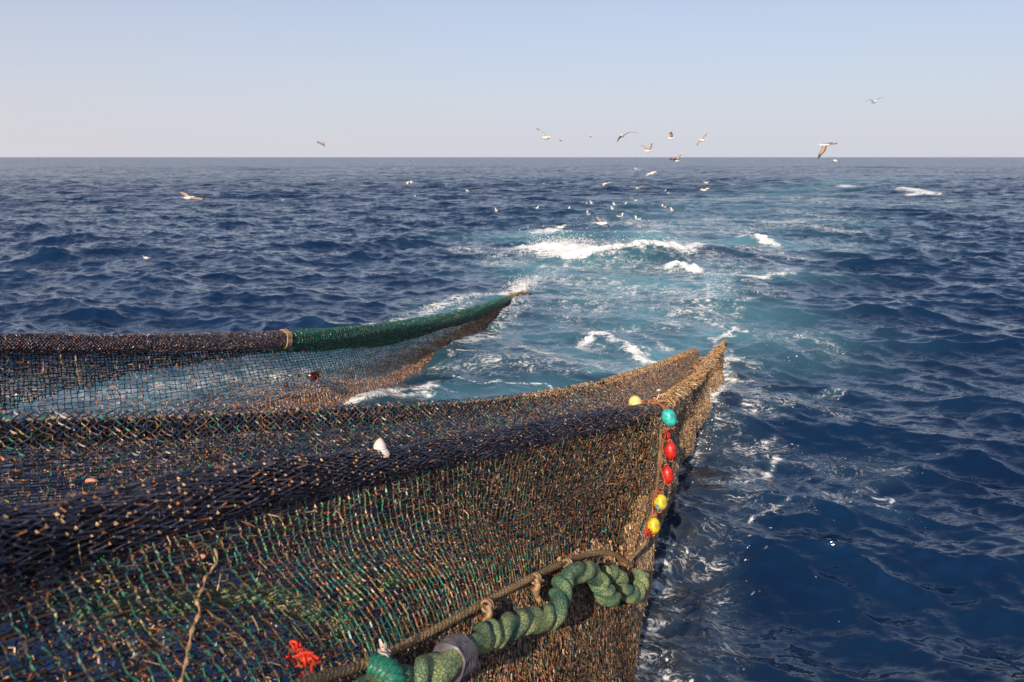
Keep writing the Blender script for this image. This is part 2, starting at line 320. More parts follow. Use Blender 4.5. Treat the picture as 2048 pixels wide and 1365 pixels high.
# strokes: list of (pixel polyline, half width in metres along x, in y, strength)
def stroke_field(x, y, pts, wid, aspect=1.0, jitter=0):
    Wp = W(*np.array(pts, float).T)[:, :2]
    n = max(20, int(np.linalg.norm(np.diff(Wp, axis=0), axis=1).sum() / (wid * .4)))
    path, _ = resample(cr(Wp, 200), min(n, 400))
    f = np.zeros(x.shape)
    lo, hi = path.min(0) - 4 * wid, path.max(0) + 4 * wid
    m = (x > lo[0]) & (x < hi[0]) & (y > lo[1]) & (y < hi[1])
    if not m.any(): return f
    xx, yy = x[m], y[m]; best = np.full(xx.shape, 1e9)
    for k, p in enumerate(path):
        d = (xx - p[0]) ** 2 + (yy - p[1]) ** 2; np.minimum(best, d, out=best)
    f[m] = np.exp(-best / (2 * (wid * .6) ** 2))
    return f
FOAM = [  # px polyline, width m, strength
    ([(1436, 706), (1450, 684), (1475, 655)], .22, .95), ([(1352, 716), (1392, 700)], .14, .9), ([(1436, 720), (1432, 770), (1425, 810), (1395, 880)], .13, .95),
    ([(1480, 760), (1560, 790), (1640, 800), (1700, 820)], .9, .52), ([(1440, 830), (1480, 900), (1500, 1000), (1440, 1100)], .7, .50),
    ([(1500, 880), (1620, 900), (1760, 920)], .8, .48), ([(1340, 1100), (1330, 1200), (1300, 1330)], .35, .78), ([(1520, 960), (1640, 1000), (1800, 1000)], .5, .50),
    ([(1470, 640), (1560, 660), (1640, 700)], 1.5, .5), ([(1150, 620), (1270, 590), (1400, 600)], 2.0, .60), ([(900, 740), (1050, 730), (1200, 730)], 1.0, .60), ([(1090, 600), (1200, 590), (1330, 610)], 1.6, .58), ([(1180, 500), (1350, 520), (1500, 540)], 3.0, .58),
    ([(1160, 540), (1300, 545), (1420, 560)], 2.2, .60), ([(1180, 660), (1150, 640), (1230, 620), (1330, 630)], 1.2, .56), ([(1080, 700), (1180, 715), (1290, 735)], .6, .62),
    ([(1400, 500), (1480, 510), (1600, 520)], 2.2, .60), ([(1500, 470), (1620, 480), (1700, 500)], 2.2, .50), ([(1280, 455), (1420, 465), (1500, 460)], 2.0, .62),
    ([(1440, 600), (1480, 570), (1560, 590)], 1.2, .58), ([(720, 660), (850, 640), (960, 615)], .7, .70), ([(940, 690), (1010, 640), (1060, 600)], .6, .70),
    ([(100, 800), (300, 780), (500, 750), (650, 730)], 1.3, .6),  # behind the far net: foam lightens the water in place of reflected sky
    ([(1100, 560), (1230, 575), (1380, 590), (1430, 640)], 1.3, .66), ([(1330, 650), (1400, 610), (1440, 560), (1500, 540)], .8, .68),
    ([(1210, 440), (1300, 450), (1400, 455)], 3.0, .66), ([(1380, 400), (1500, 395), (1640, 398)], 5.0, .62), ([(1490, 455), (1600, 450), (1720, 460)], 2.6, .60),
    ([(1280, 575), (1275, 600)], .25, .8), ([(1260, 440), (1400, 445), (1550, 455)], 3.5, .5), ([(1600, 400), (1750, 410), (1900, 400)], 6.0, .45),
    ([(1085, 512), (1115, 511), (1160, 520), (1230, 525), (1310, 522)], 1.7, 1.2),
    ([(1280, 528), (1330, 524), (1375, 515), (1405, 505)], .9, 1.05),
    ([(1150, 482), (1200, 484), (1260, 488), (1340, 484)], 2.4, .74),
    ([(1080, 466), (1120, 463), (1170, 462)], 1.4, .9),
    ([(1300, 472), (1345, 466), (1372, 462)], 1.2, .80),
    ([(1480, 479), (1505, 477), (1530, 483), (1570, 490)], .7, 1.05),
    ([(1350, 546), (1372, 545), (1395, 552)], .5, 1.25),
    ([(1395, 553), (1450, 560), (1520, 567), (1572, 563)], .30, .9),
    ([(1572, 563), (1565, 540), (1525, 525), (1480, 510), (1430, 500)], .5, .66),
    ([(1700, 374), (1745, 378)], 2.2, .95), ([(1755, 378), (1800, 380), (1845, 391)], 2.6, 1.0),
    ([(1552, 365), (1582, 366)], 2.4, .95), ([(1470, 372), (1500, 373)], 1.8, .7),
    ([(1430, 440), (1480, 440), (1540, 442)], 1.5, .74), ([(1545, 443), (1600, 440), (1680, 440)], 2.0, .72),
    ([(1560, 420), (1640, 430), (1700, 440)], 2.0, .6),
    ([(780, 648), (860, 625), (950, 600), (1030, 578), (1100, 548), (1170, 528)], .85, .72),
    ([(1005, 590), (1045, 573), (1062, 568)], .38, .95), ([(900, 500), (960, 505), (1000, 515)], 1.6, .62),
    ([(960, 530), (1010, 535), (1050, 528)], 1.2, .6), ([(1000, 520), (1060, 520), (1140, 515)], .9, .62),
    ([(1035, 600), (1005, 640), (985, 665), (965, 690)], .36, .80), ([(985, 660), (960, 690), (925, 700)], .3, .70),
    ([(1165, 690), (1180, 672), (1220, 672), (1260, 700), (1300, 715), (1345, 712)], .30, 1.02),
    ([(1180, 660), (1240, 655), (1290, 660), (1330, 690)], .35, .72),
    ([(1190, 690), (1240, 690), (1280, 690)], .4, .80),
    ([(925, 753), (980, 760), (1040, 762), (1078, 768), (1086, 780), (1060, 792), (1010, 796)], .075, 1.08),
    ([(1010, 796), (950, 785), (890, 776)], .08, .85), ([(930, 712), (1000, 706), (1060, 702), (1120, 700)], .13, .82),
    ([(660, 815), (720, 800), (790, 785), (860, 775)], .36, .95), ([(690, 812), (780, 795), (850, 785)], .22, 1.0), ([(700, 790), (780, 768), (850, 740), (930, 705)], .14, .72),
    ([(1450, 700), (1445, 760), (1430, 810), (1390, 890), (1350, 980)], .22, .85),
    ([(1450, 672), (1480, 640), (1520, 600)], .3, .7), ([(1400, 620), (1425, 600), (1410, 575)], .2, .78),
    ([(1440, 720), (1500, 720), (1560, 735)], .4, .66), ([(1470, 745), (1510, 745)], .15, .95),
    ([(1432, 805), (1452, 800)], .16, 1.25), ([(1500, 730), (1530, 728)], .14, .95),
    ([(1560, 830), (1600, 800), (1640, 780), (1700, 770)], .34, .66),
    ([(1400, 880), (1430, 860), (1480, 840), (1560, 800)], .32, .64),
    ([(1340, 1000), (1320, 1060), (1310, 1130), (1290, 1220), (1270, 1330)], .30, .74),
    ([(1310, 1080), (1350, 1060), (1360, 1100)], .12, .74),
    ([(1465, 950), (1500, 930), (1550, 912), (1590, 892)], .07, 1.0), ([(1455, 935), (1500, 915), (1560, 880)], .3, .58),
    ([(1640, 968), (1665, 978), (1700, 985)], .11, 1.12), ([(1720, 988), (1765, 980), (1800, 982), (1820, 988)], .06, 1.05),
    ([(1770, 965), (1805, 962), (1808, 980)], .05, 1.0), ([(1530, 1030), (1560, 1010), (1600, 1000)], .07, .95),
    ([(1500, 1010), (1600, 980), (1700, 960), (1800, 930)], .35, .56),
    ([(1340, 1290), (1370, 1308), (1392, 1300)], .03, 1.05), ([(1372, 1308), (1360, 1345)], .03, 1.0),
    ([(1290, 1310), (1320, 1312)], .03, .9), ([(1260, 1340), (1290, 1318)], .05, .9),
    ([(1400, 1100), (1470, 1150), (1440, 1280), (1380, 1250)], .5, .5),
]
TEAL = [  # aerated water; the last stroke paints in reflected sky
    ([(1120, 540), (1250, 560), (1330, 610), (1390, 660)], 3.4, .78), ([(900, 700), (1100, 660), (1300, 640)], 2.6, .38), ([(1350, 470), (1450, 420), (1600, 380), (1750, 355)], 10.0, .38), ([(1330, 700), (1400, 640), (1430, 560)], 1.0, .85),
    ([(1380, 690), (1430, 660)], .7, 1.0),
    ([(1040, 470), (1200, 470), (1400, 480), (1560, 490)], 4.0, .75), ([(1150, 530), (1350, 540), (1560, 560)], 2.4, .45),
    ([(1250, 400), (1450, 400), (1700, 405), (1850, 410)], 6.0, .30), ([(1100, 690), (1200, 720), (1300, 720)], 1.5, .45),
    ([(1200, 740), (1290, 725), (1360, 700)], .5, .7), ([(700, 830), (900, 790), (1100, 770)], 1.2, .42),
    ([(1300, 430), (1500, 440), (1700, 445)], 4.0, .38), ([(900, 620), (1060, 580), (1200, 540)], 1.2, .45),
    ([(0, 820), (200, 790), (420, 770), (640, 740)], 2.0, .5),  # behind the far net: grazing sky reflection put into the water colour
]
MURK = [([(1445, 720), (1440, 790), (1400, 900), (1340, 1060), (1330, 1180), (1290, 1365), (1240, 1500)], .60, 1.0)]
BUMPS = [([(1085, 514), (1120, 512), (1165, 522), (1230, 526), (1310, 522)], 1.3, .42),
         ([(1300, 528), (1380, 516)], 1.2, .25), ([(1100, 466), (1200, 472), (1300, 472)], 1.8, .35), ([(1352, 546), (1400, 552)], .6, .22),
         ([(1380, 505), (1430, 512), (1470, 510)], 1.5, .35),
         ([(1485, 480), (1530, 484)], 1.0, .30), ([(1740, 380), (1830, 388)], 3.0, .35), ([(1560, 366), (1580, 367)], 3, .3),
         ([(1030, 580), (1048, 572)], .30, .12), ([(1185, 668), (1270, 690)], .5, .10),
         ([(100, 518), (250, 508), (420, 512), (520, 525)], 1.3, .38)]
WAKE = [([(560, 850), (700, 800), (850, 740), (960, 670), (1010, 620)], 2.2, 1.0), ([(1150, 620), (1250, 580), (1350, 520), (1420, 440)], 6.0, .8), ([(1100, 740), (1250, 700), (1350, 650)], 2.2, .9),
        ([(1300, 400), (1600, 410), (1850, 400)], 14.0, .6), ([(800, 800), (1000, 770), (1100, 760)], 1.4, .6)]
def fields(x, y):
    wk = np.zeros(x.shape)
    for p, wd, s_ in WAKE: wk = np.maximum(wk, s_ * stroke_field(x, y, p, wd))
    bp = np.zeros(x.shape)
    for p, wd, s_ in BUMPS: bp = bp + s_ * stroke_field(x, y, p, wd)
    return wk, bp
def sea_disp(x, y, spac):
    wk, bp = fields(x, y); D = np.zeros(x.shape + (3,)); un = np.zeros(x.shape); crest = np.zeros(x.shape)
    for i, t in enumerate(TILES):
        f = np.clip((t.hi * .8 - 2.2 * spac) / (t.hi * .5), 0, 1)
        att = f * (1 - (.15, .50, .60, .40)[i] * wk)
        v = t(x, y); D += v[..., :3] * (att * np.array([1, 1, 1, 1])[i])[..., None]
    r = np.hypot(x, y)
    un = np.clip((spac - .05) / .5, 0, 1)
    D[..., 2] += bp
    return D, wk, bp, un
def sea_h(x, y):
    x = np.atleast_1d(np.asarray(x, float)); y = np.atleast_1d(np.asarray(y, float)); qx, qy = x.copy(), y.copy()
    for _ in range(4):
        D, *_r = sea_disp(qx, qy, np.full(x.shape, .03)); qx, qy = x - D[:, 0], y - D[:, 1]
    return D[:, 2]

def build_sea():
    # one polar sheet about the boat's stern, finest where the wake lies
    r = [2.2]
    while r[-1] < 30000:
        q = r[-1]; r.append(q + (.025 if q < 5.2 else q * (.0042 if q < 45 else .0042 + .0000055 * (q - 45) ** 1.35 if q < 400 else .05)))
    r = np.array(r)
    a = np.concatenate([np.linspace(-180, -46, 26)[:-1], np.linspace(-46, -35, 30)[:-1], np.linspace(-35, 35, 590), np.linspace(35, 46, 30)[1:], np.linspace(46, 180, 26)[1:-1]])
    A = np.radians(a)
    x = r[:, None] * np.sin(A)[None]; y = r[:, None] * np.cos(A)[None]
    spac = np.maximum(np.gradient(r)[:, None], (r[:, None] * np.gradient(A)[None])) + 0 * x
    D, wk, bp, un = sea_disp(x, y, spac)
    foam = np.zeros(x.shape); teal = np.zeros(x.shape); murk = np.zeros(x.shape)
    rr_ = r[:, None]; am = np.minimum(.10 + .022 * rr_, 2.5); qq = np.stack([x, y, 0 * x], -1); qq = np.where(rr_[..., None] < 400, qq, 0); fs_ = np.where(rr_ < 20, 1.3, .45)[..., None]
    xw = x + am * 2 * (vn(qq * fs_ + 5, 1.0, 3) - .5); yw = y + am * 2.4 * (vn2(qq * fs_ + 9, 1.0, 3) - .5)
    for p, wd, s_ in FOAM: foam = np.maximum(foam, s_ * stroke_field(xw, yw, p, wd))
    for p, wd, s_ in TEAL: teal = np.maximum(teal, s_ * stroke_field(x, y, p, wd))
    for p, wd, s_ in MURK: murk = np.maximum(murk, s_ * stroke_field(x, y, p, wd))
    q = np.stack([x, y, 0 * x], -1)
    q2 = np.where(r[:, None, None] < 120, q, 0)
    lump = vn(q2, 2.2, 4) - .5; wh = np.clip(foam - .75, 0, .5)
    D[..., 2] += wh * (lump * 1.0 + .05) * np.clip(r[:, None] / 25, .15, 1)
    foam = foam * (np.interp(r[:, None], [8, 14], [.70, .95]) + .56 * vn2(np.where(r[:, None, None] < 300, q, 0), .9, 4))
    # a few whitecap glints along steep crests
    V = np.stack([x, y, 0 * x], -1) + D
    far = np.clip(1 - (r[:, None] - 1500) / 4000, 0, 1); V[..., 2] *= far
    nr, na = x.shape; idx = np.arange(nr * na).reshape(nr, na); j = np.roll(idx, -1, 1)
    Q = np.stack([idx[:-1], idx[1:], j[1:], j[:-1]], -1).reshape(-1, 4)
    c = len(V.reshape(-1, 3)); Vv = np.concatenate([V.reshape(-1, 3), [[0, 0, -.3]]])
    T = np.stack([np.full(na, c), idx[0], j[0]], -1)
    pad = lambda f: np.r_[f.ravel(), 0]
    return mesh_np('sea', Vv, [Q, T], M_SEA, attrs=dict(foam=pad(foam), teal=pad(teal), murk=pad(murk), coarse=pad(un + 0 * x), wake=pad(wk)))

def sea_mat():
    m, nt, b = nmat('sea_water'); L = nt.links.new
    at = lambda n: (lambda a: (setattr(a, 'attribute_name', n), a.outputs['Fac'])[1])(nt.nodes.new('ShaderNodeAttribute'))
    foam, teal, murk, coarse, wake = at('foam'), at('teal'), at('murk'), at('coarse'), at('wake')
    tc = nt.nodes.new('ShaderNodeTexCoord'); ob = tc.outputs['Object']
    # --- body colour: deep blue, green-blue for bubbles and one painted sky reflection
    nb = N_(nt, 'ShaderNodeTexNoise', Scale=.35, Detail=5.0, Roughness=.6); L(ob, nb.inputs['Vector'])
    tl = math_n(nt, 'MULTIPLY', teal, smooth_n(nt, nb.outputs[0], .3, .65, .45, 1.25))
    base = mixc(nt, smooth_n(nt, nb.outputs[0], .3, .7), (.0026, .0135, .046), (.0036, .0200, .060))
    base = mixc(nt, math_n(nt, 'MULTIPLY', tl, 1.0, clamp=True), base, (.095, .255, .30))
    halo = smooth_n(nt, foam, .2, 1.0, 0, .28)
    base = mixc(nt, halo, base, (.07, .15, .19))
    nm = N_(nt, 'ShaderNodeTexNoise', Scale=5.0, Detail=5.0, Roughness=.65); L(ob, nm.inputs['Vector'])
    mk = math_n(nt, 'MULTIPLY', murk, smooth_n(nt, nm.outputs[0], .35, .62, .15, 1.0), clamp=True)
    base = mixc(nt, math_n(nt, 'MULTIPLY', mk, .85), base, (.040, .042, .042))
    # --- foam: solid white water, lace around it
    wv = N_(nt, 'ShaderNodeTexNoise', Scale=1.1, Detail=3.0); L(ob, wv.inputs['Vector'])
    def warp(k):
        n = nt.nodes.new('ShaderNodeVectorMath'); n.operation = 'MULTIPLY_ADD'; L(wv.outputs['Color'], n.inputs[0]); n.inputs[1].default_value = (k, k, 0); L(ob, n.inputs[2]); return n.outputs[0]
    wp = warp(.9)
    n1 = N_(nt, 'ShaderNodeTexNoise', Scale=2.6, Detail=8.0, Roughness=.68); L(wp, n1.inputs['Vector'])
    n2 = N_(nt, 'ShaderNodeTexNoise', Scale=14.0, Detail=5.0, Roughness=.6); L(wp, n2.inputs['Vector'])
    solid = math_n(nt, 'ADD', foam, math_n(nt, 'MULTIPLY', math_n(nt, 'SUBTRACT', n1.outputs[0], .5), 1.7))
    solid = math_n(nt, 'ADD', solid, math_n(nt, 'MULTIPLY', math_n(nt, 'SUBTRACT', n2.outputs[0], .5), 1.5))
    n4 = N_(nt, 'ShaderNodeTexNoise', Scale=42.0, Detail=3.0, Roughness=.6); L(wp, n4.inputs['Vector'])
    solid = math_n(nt, 'ADD', solid, math_n(nt, 'MULTIPLY', math_n(nt, 'SUBTRACT', n4.outputs[0], .5), .9))
    solid = math_n(nt, 'MULTIPLY', smooth_n(nt, solid, .78, 1.22), smooth_n(nt, foam, .1, .5))
    # curly threads where two noises cross their middle value, broken up by a third
    def ridge(sc_, wdf, det=6.0):
        n = N_(nt, 'ShaderNodeTexNoise', Scale=sc_, Detail=det, Roughness=.55, Distortion=.8); L(wp, n.inputs['Vector'])
        d = math_n(nt, 'ABSOLUTE', math_n(nt, 'SUBTRACT', n.outputs[0], .5))
        return math_n(nt, 'SUBTRACT', 1.0, smooth_n(nt, d, 0.0, math_n(nt, 'MULTIPLY_ADD', wdt, wdf, .0004)))
    wdt = math_n(nt, 'MULTIPLY', math_n(nt, 'SUBTRACT', foam, .28, clamp=True), smooth_n(nt, n2.outputs[0], .35, .65, .35, 1.4))
    lace = math_n(nt, 'MAXIMUM', ridge(1.3, .055), math_n(nt, 'MAXIMUM', math_n(nt, 'MULTIPLY', ridge(3.4, .075), .85), math_n(nt, 'MULTIPLY', ridge(8.0, .085, 3.0), .6)))
    lace = math_n(nt, 'MULTIPLY', lace, smooth_n(nt, n1.outputs[0], .40, .62))
    lace = math_n(nt, 'MULTIPLY', lace, smooth_n(nt, n2.outputs[0], .36, .58, .15, 1.0))
    lace = math_n(nt, 'MULTIPLY', lace, smooth_n(nt, foam, .30, .60, 0, .95))
    # stray flecks of foam
    vf = N_(nt, 'ShaderNodeTexVoronoi', Scale=13.0); L(wp, vf.inputs['Vector'])
    sz = smooth_n(nt, vf.outputs['Color'], .3, 1.0, .0, .30)
    fl = math_n(nt, 'MULTIPLY', math_n(nt, 'SUBTRACT', 1.0, smooth_n(nt, vf.outputs['Distance'], math_n(nt, 'MULTIPLY', sz, .6), math_n(nt, 'ADD', sz, .01))), smooth_n(nt, foam, .12, .34))
    fl = math_n(nt, 'MULTIPLY', fl, smooth_n(nt, n1.outputs[0], .46, .60))
    nf = N_(nt, 'ShaderNodeTexNoise', Scale=.45, Detail=4.0, Roughness=.6); L(ob, nf.inputs['Vector'])
    vg = N_(nt, 'ShaderNodeTexVoronoi', Scale=4.5); L(wp, vg.inputs['Vector'])
    sg = math_n(nt, 'MULTIPLY', math_n(nt, 'MULTIPLY', smooth_n(nt, vg.outputs['Distance'], .03, .06, .9, 0), smooth_n(nt, vg.outputs['Color'], .55, .7)), smooth_n(nt, nf.outputs[0], .50, .62))
    mask = math_n(nt, 'MAXIMUM', math_n(nt, 'MAXIMUM', solid, lace), math_n(nt, 'MAXIMUM', fl, sg), clamp=True)
    # --- slopes smaller than the mesh
    def slope(scale, amp, stretch):
        mp = nt.nodes.new('ShaderNodeMapping'); mp.inputs['Rotation'].default_value = (0, 0, R(-12)); mp.inputs['Scale'].default_value = stretch; L(ob, mp.inputs[0])
        n = N_(nt, 'ShaderNodeTexNoise', Scale=scale, Detail=3.0, Roughness=.6, Distortion=.4); L(mp.outputs[0], n.inputs['Vector'])
        s_ = nt.nodes.new('ShaderNodeVectorMath'); s_.operation = 'SUBTRACT'; L(n.outputs['Color'], s_.inputs[0]); s_.inputs[1].default_value = (.5, .5, .5)
        t = nt.nodes.new('ShaderNodeVectorMath'); t.operation = 'MULTIPLY'; L(s_.outputs[0], t.inputs[0]); t.inputs[1].default_value = (1, 1.25, 0)
        u = nt.nodes.new('ShaderNodeVectorMath'); u.operation = 'SCALE'; L(t.outputs[0], u.inputs[0])
        if isinstance(amp, (int, float)): u.inputs['Scale'].default_value = amp
        else: L(amp, u.inputs['Scale'])
        return u.outputs[0]
    g = nt.nodes.new('ShaderNodeNewGeometry')
    calm = smooth_n(nt, wake, 0, 1, 1.0, .65)
    ca = math_n(nt, 'MULTIPLY', coarse, calm)
    tot = g.outputs['Normal']
    for s_ in (slope(9.0, math_n(nt, 'MULTIPLY', calm, .46), (.55, 1.3, 1)), slope(32.0, .20, (.7, 1.2, 1)), slope(3.2, .36, (.45, 1.5, 1)), slope(70.0, .10, (.6, 1.3, 1)),
               slope(1.1, math_n(nt, 'MULTIPLY', ca, 2.4), (.5, 1.3, 1)), slope(3.4, math_n(nt, 'MULTIPLY', ca, 1.8), (.6, 1.3, 1))):
        n = nt.nodes.new('ShaderNodeVectorMath'); n.operation = 'ADD'; L(tot, n.inputs[0]); L(s_, n.inputs[1]); tot = n.outputs[0]
    nn = nt.nodes.new('ShaderNodeVectorMath'); nn.operation = 'NORMALIZE'; L(tot, nn.inputs[0])
    L(base, b.inputs['Base Color']); b.inputs['IOR'].default_value = 1.333
    L(smooth_n(nt, coarse, 0, 1, .07, .16), b.inputs['Roughness']); L(nn.outputs[0], b.inputs['Normal'])
    fb = nt.nodes.new('ShaderNodeBsdfPrincipled'); fb.inputs['Roughness'].default_value = .75
    fc = mixc(nt, smooth_n(nt, n2.outputs[0], .35, .65), (.58, .63, .66), (.84, .82, .79)); L(fc, fb.inputs['Base Color'])
    bp = N_(nt, 'ShaderNodeBump', Strength=.7, Distance=.06)
    L(math_n(nt, 'ADD', n1.outputs[0], math_n(nt, 'MULTIPLY', n2.outputs[0], .5)), bp.inputs['Height']); L(bp.outputs[0], fb.inputs['Normal'])
    mx = nt.nodes.new('ShaderNodeMixShader'); L(mask, mx.inputs[0]); L(b.outputs[0], mx.inputs[1]); L(fb.outputs[0], mx.inputs[2])
    L(mx.outputs[0], nt.nodes['Material Output'].inputs['Surface'])
    return m
M_SEA = sea_mat()
sea = build_sea(); sea['kind'] = 'structure'

# ------------------------------------------------------------------ nets
class Surf:
    """a sheet through control points ctrl[column][row] = (px, py, depth)"""
    def __init__(s, ctrl, nu=500, nv=80, fold=.03, fscale=1.2, seed=0, grow=0):
        c = np.array(ctrl, float); X = P(c[..., 0], c[..., 1], c[..., 2])
        g = cr(X, nu); g = np.transpose(cr(np.transpose(g, (1, 0, 2)), nv), (1, 0, 2))
        mid = g[:, nv // 3]; d = np.r_[0, np.cumsum(np.linalg.norm(np.diff(mid, axis=0), axis=1))]
        t = np.interp(np.linspace(0, d[-1], nu), d, np.arange(nu)); i = np.minimum(t.astype(int), nu - 2); f = (t - i)[:, None, None]
        g = g[i] * (1 - f) + g[i + 1] * f
        n = np.cross(np.gradient(g, axis=0), np.gradient(g, axis=1)); n /= np.linalg.norm(n, axis=-1, keepdims=True) + 1e-9
        q = g * np.array([1, 1, .35])
        amp = np.clip(np.linspace(0, 1, nv) * 4, 0.15, 1)[None, :]
        g = g + n * ((vn(q + seed, fscale, 3) - .5) * 2 * fold * amp * (1 + grow * np.clip(np.linspace(-1.2, 1.8, nu), 0, 1))[:, None])[..., None]
        s.g, s.n, s.nu, s.nv, s.L = g, n, nu, nv, d[-1]
        s.H = np.linalg.norm(np.diff(g, axis=1), axis=-1).sum(1).mean()
    def __call__(s, u, v, off=0):
        a, b = np.clip(u, 0, 1) * (s.nu - 1.001), np.clip(v, 0, 1) * (s.nv - 1.001); i, j = a.astype(int), b.astype(int); fa, fb = (a - i)[..., None], (b - j)[..., None]
        G = lambda g: (g[i, j] * (1 - fb) + g[i, j + 1] * fb) * (1 - fa) + (g[i + 1, j] * (1 - fb) + g[i + 1, j + 1] * fb) * fa
        p = G(s.g)
        return p + G(s.n) * (off[..., None] if np.ndim(off) else off)
class TubeS:
    """v runs round a tube laid on a path"""
    def __init__(s, path, r, lump=.12, seed=0, squash=1.0):
        s.p, s.L = resample(np.asarray(path), 600); s.T, s.N, s.B = frames(s.p)
        s.r = np.interp(np.linspace(0, 1, 600), np.linspace(0, 1, len(r)), r); s.lump = lump; s.seed = seed; s.sq = squash
        s.H = 2 * math.pi * s.r.mean()
    def __call__(s, u, v, off=0):
        a = np.clip(u, 0, 1) * 598.99; i = a.astype(int); f = (a - i)[..., None]
        l = lambda g: g[i] * (1 - f) + g[i + 1] * f
        r = l(s.r[:, None])[..., 0]; th = v * 2 * math.pi
        q = np.stack([u * s.L * 2.0, np.cos(th) * .9 + s.seed, np.sin(th) * .9], -1)
        rr = r * (1 + s.lump * 2 * (vn(q, 1.3, 3) - .5) + s.lump * .35 * np.sin(5 * th + u * s.L * 1.3 + 3 * vn2(q, .5, 1))) + off
        return l(s.p) + rr[..., None] * (l(s.N) * np.cos(th)[..., None] + l(s.B) * np.sin(th)[..., None] * s.sq)
def net(S, nu, nv, rad, colf, kind='diamond', jit=.12, knots=1.0, vr=(0, 1), ur=(0, 1), off=0, keep=None, fuzz=.0, slack=0, wrap=False, drift=0, rnd=False):
    """twine netting on a surface; one cell is nu x nv of the sheet"""
    I, J = np.meshgrid(np.arange(nu + 1), np.arange(nv + 1), indexing='ij')
    sh = (J % 2) * .5 if kind == 'diamond' else 0 * J
    U = ur[0] + (ur[1] - ur[0]) * (I + sh + rng.normal(0, jit, I.shape)) / nu
    Vv = vr[0] + (vr[1] - vr[0]) * (J + rng.normal(0, jit, I.shape)) / nv
    if drift:
        K0 = S(U, Vv, 0); U = U + drift / nu * 2 * (vn(K0, 1.4, 3) - .5) * (ur[1] - ur[0]); Vv = Vv + drift / nv * 2 * (vn2(K0, 1.7, 3) - .5) * (vr[1] - vr[0]) * np.clip(np.minimum(Vv - vr[0], vr[1] - Vv) * 8, 0, 1)
    if wrap: Vv[:, -1] = Vv[:, 0] + 1
    K = S(U, Vv, off) + (rng.normal(0, fuzz, I.shape + (3,)) if fuzz else 0)
    if kind == 'diamond':
        odd = (J[:, :-1] % 2) == 1
        a1 = K[:, :-1]; b1 = K[:, 1:]
        # even rows go to (i) and (i-1); odd rows go to (i) and (i+1)
        sets = [(K[:, :-1], K[:, 1:], (U[:, :-1], Vv[:, :-1]), np.zeros(a1.shape[:2], int))]
        nb = np.where(odd, np.minimum(I[:, :-1] + 1, nu), np.maximum(I[:, :-1] - 1, 0))
        B2 = K[nb, J[:, 1:]]
        ok = nb != I[:, :-1]
        sets.append((K[:, :-1][ok], B2[ok], (U[:, :-1][ok], Vv[:, :-1][ok]), np.ones(ok.sum(), int)))
    else:
        sets = [(K[:-1], K[1:], (U[:-1], Vv[:-1]), np.zeros(K[:-1].shape[:2], int)), (K[:, :-1], K[:, 1:], (U[:, :-1], Vv[:, :-1]), np.ones(K[:, :-1].shape[:2], int))]
    A = np.concatenate([s[0].reshape(-1, 3) for s in sets]); B = np.concatenate([s[1].reshape(-1, 3) for s in sets])
    uu = np.concatenate([s[2][0].ravel() for s in sets]); vv = np.concatenate([s[2][1].ravel() for s in sets]); kd = np.concatenate([s[3].ravel() for s in sets])
    m = (A[:, 2] > -.25) | (B[:, 2] > -.25)
    if keep is not None: m &= keep(uu, vv, A)
    A, B, uu, vv, kd = A[m], B[m], uu[m], vv[m], kd[m]
    ca = colf(A, uu, vv, kd); cb = ca * (0.85 + .3 * rng.random((len(ca), 1)))
    if slack:
        M = (A + B) / 2 + rng.normal(0, slack, A.shape); M[:, 2] -= slack
        parts = [strand_mesh(A, M, rad, ca, cb), strand_mesh(M, B, rad, cb, cb)]
    else: parts = [strand_mesh(A, B, rad * (.8 + .4 * rng.random(len(A))), ca, cb)]
    if knots:
        Kp = K.reshape(-1, 3); ku, kv = U.ravel(), Vv.ravel(); mm = (Kp[:, 2] > -.2)
        if keep is not None: mm &= keep(ku, kv, Kp)
        Kp, ku, kv = Kp[mm], ku[mm], kv[mm]
        parts.append((knot_round if rnd else knot_mesh)(Kp, rad * 2.0 * knots * (.7 + .6 * rng.random(len(Kp))), colf(Kp, ku, kv, np.full(len(Kp), 2))))
    return join_np(parts)
def sheet(S, nu, nv, vr=(0, 1), ur=(0, 1), off=0):
    I, J = np.meshgrid(np.linspace(*ur, nu), np.linspace(*vr, nv), indexing='ij'); K = S(I, J, off)
    idx = np.arange(nu * nv).reshape(nu, nv); Q = np.stack([idx[:-1, :-1], idx[1:, :-1], idx[1:, 1:], idx[:-1, 1:]], -1).reshape(-1, 4)
    return K.reshape(-1, 3), [Q]
def scraps(Pt, size, c, flat=.35):
    """small irregular shreds caught in the meshes"""
    n = len(Pt); a = rng.normal(size=(n, 3)); a /= np.linalg.norm(a, axis=1, keepdims=True); b = np.cross(a, rng.normal(size=(n, 3))); b /= np.linalg.norm(b, axis=1, keepdims=True)
    s = (size * (.35 + rng.random((n, 1)) ** 2 * 1.6)); c3 = np.cross(a, b)
    V = np.stack([Pt - a * s, Pt + b * s * flat, Pt + a * s * .9 + c3 * s * .3, Pt - b * s * flat, Pt + c3 * s * .35], 1).reshape(-1, 3)
    T = np.array([[0, 1, 4], [1, 2, 4], [2, 3, 4], [3, 0, 4], [0, 3, 1], [1, 3, 2]])
    return V, ((np.arange(n) * 5)[:, None, None] + T).reshape(-1, 3), np.repeat(c, 5, 0)

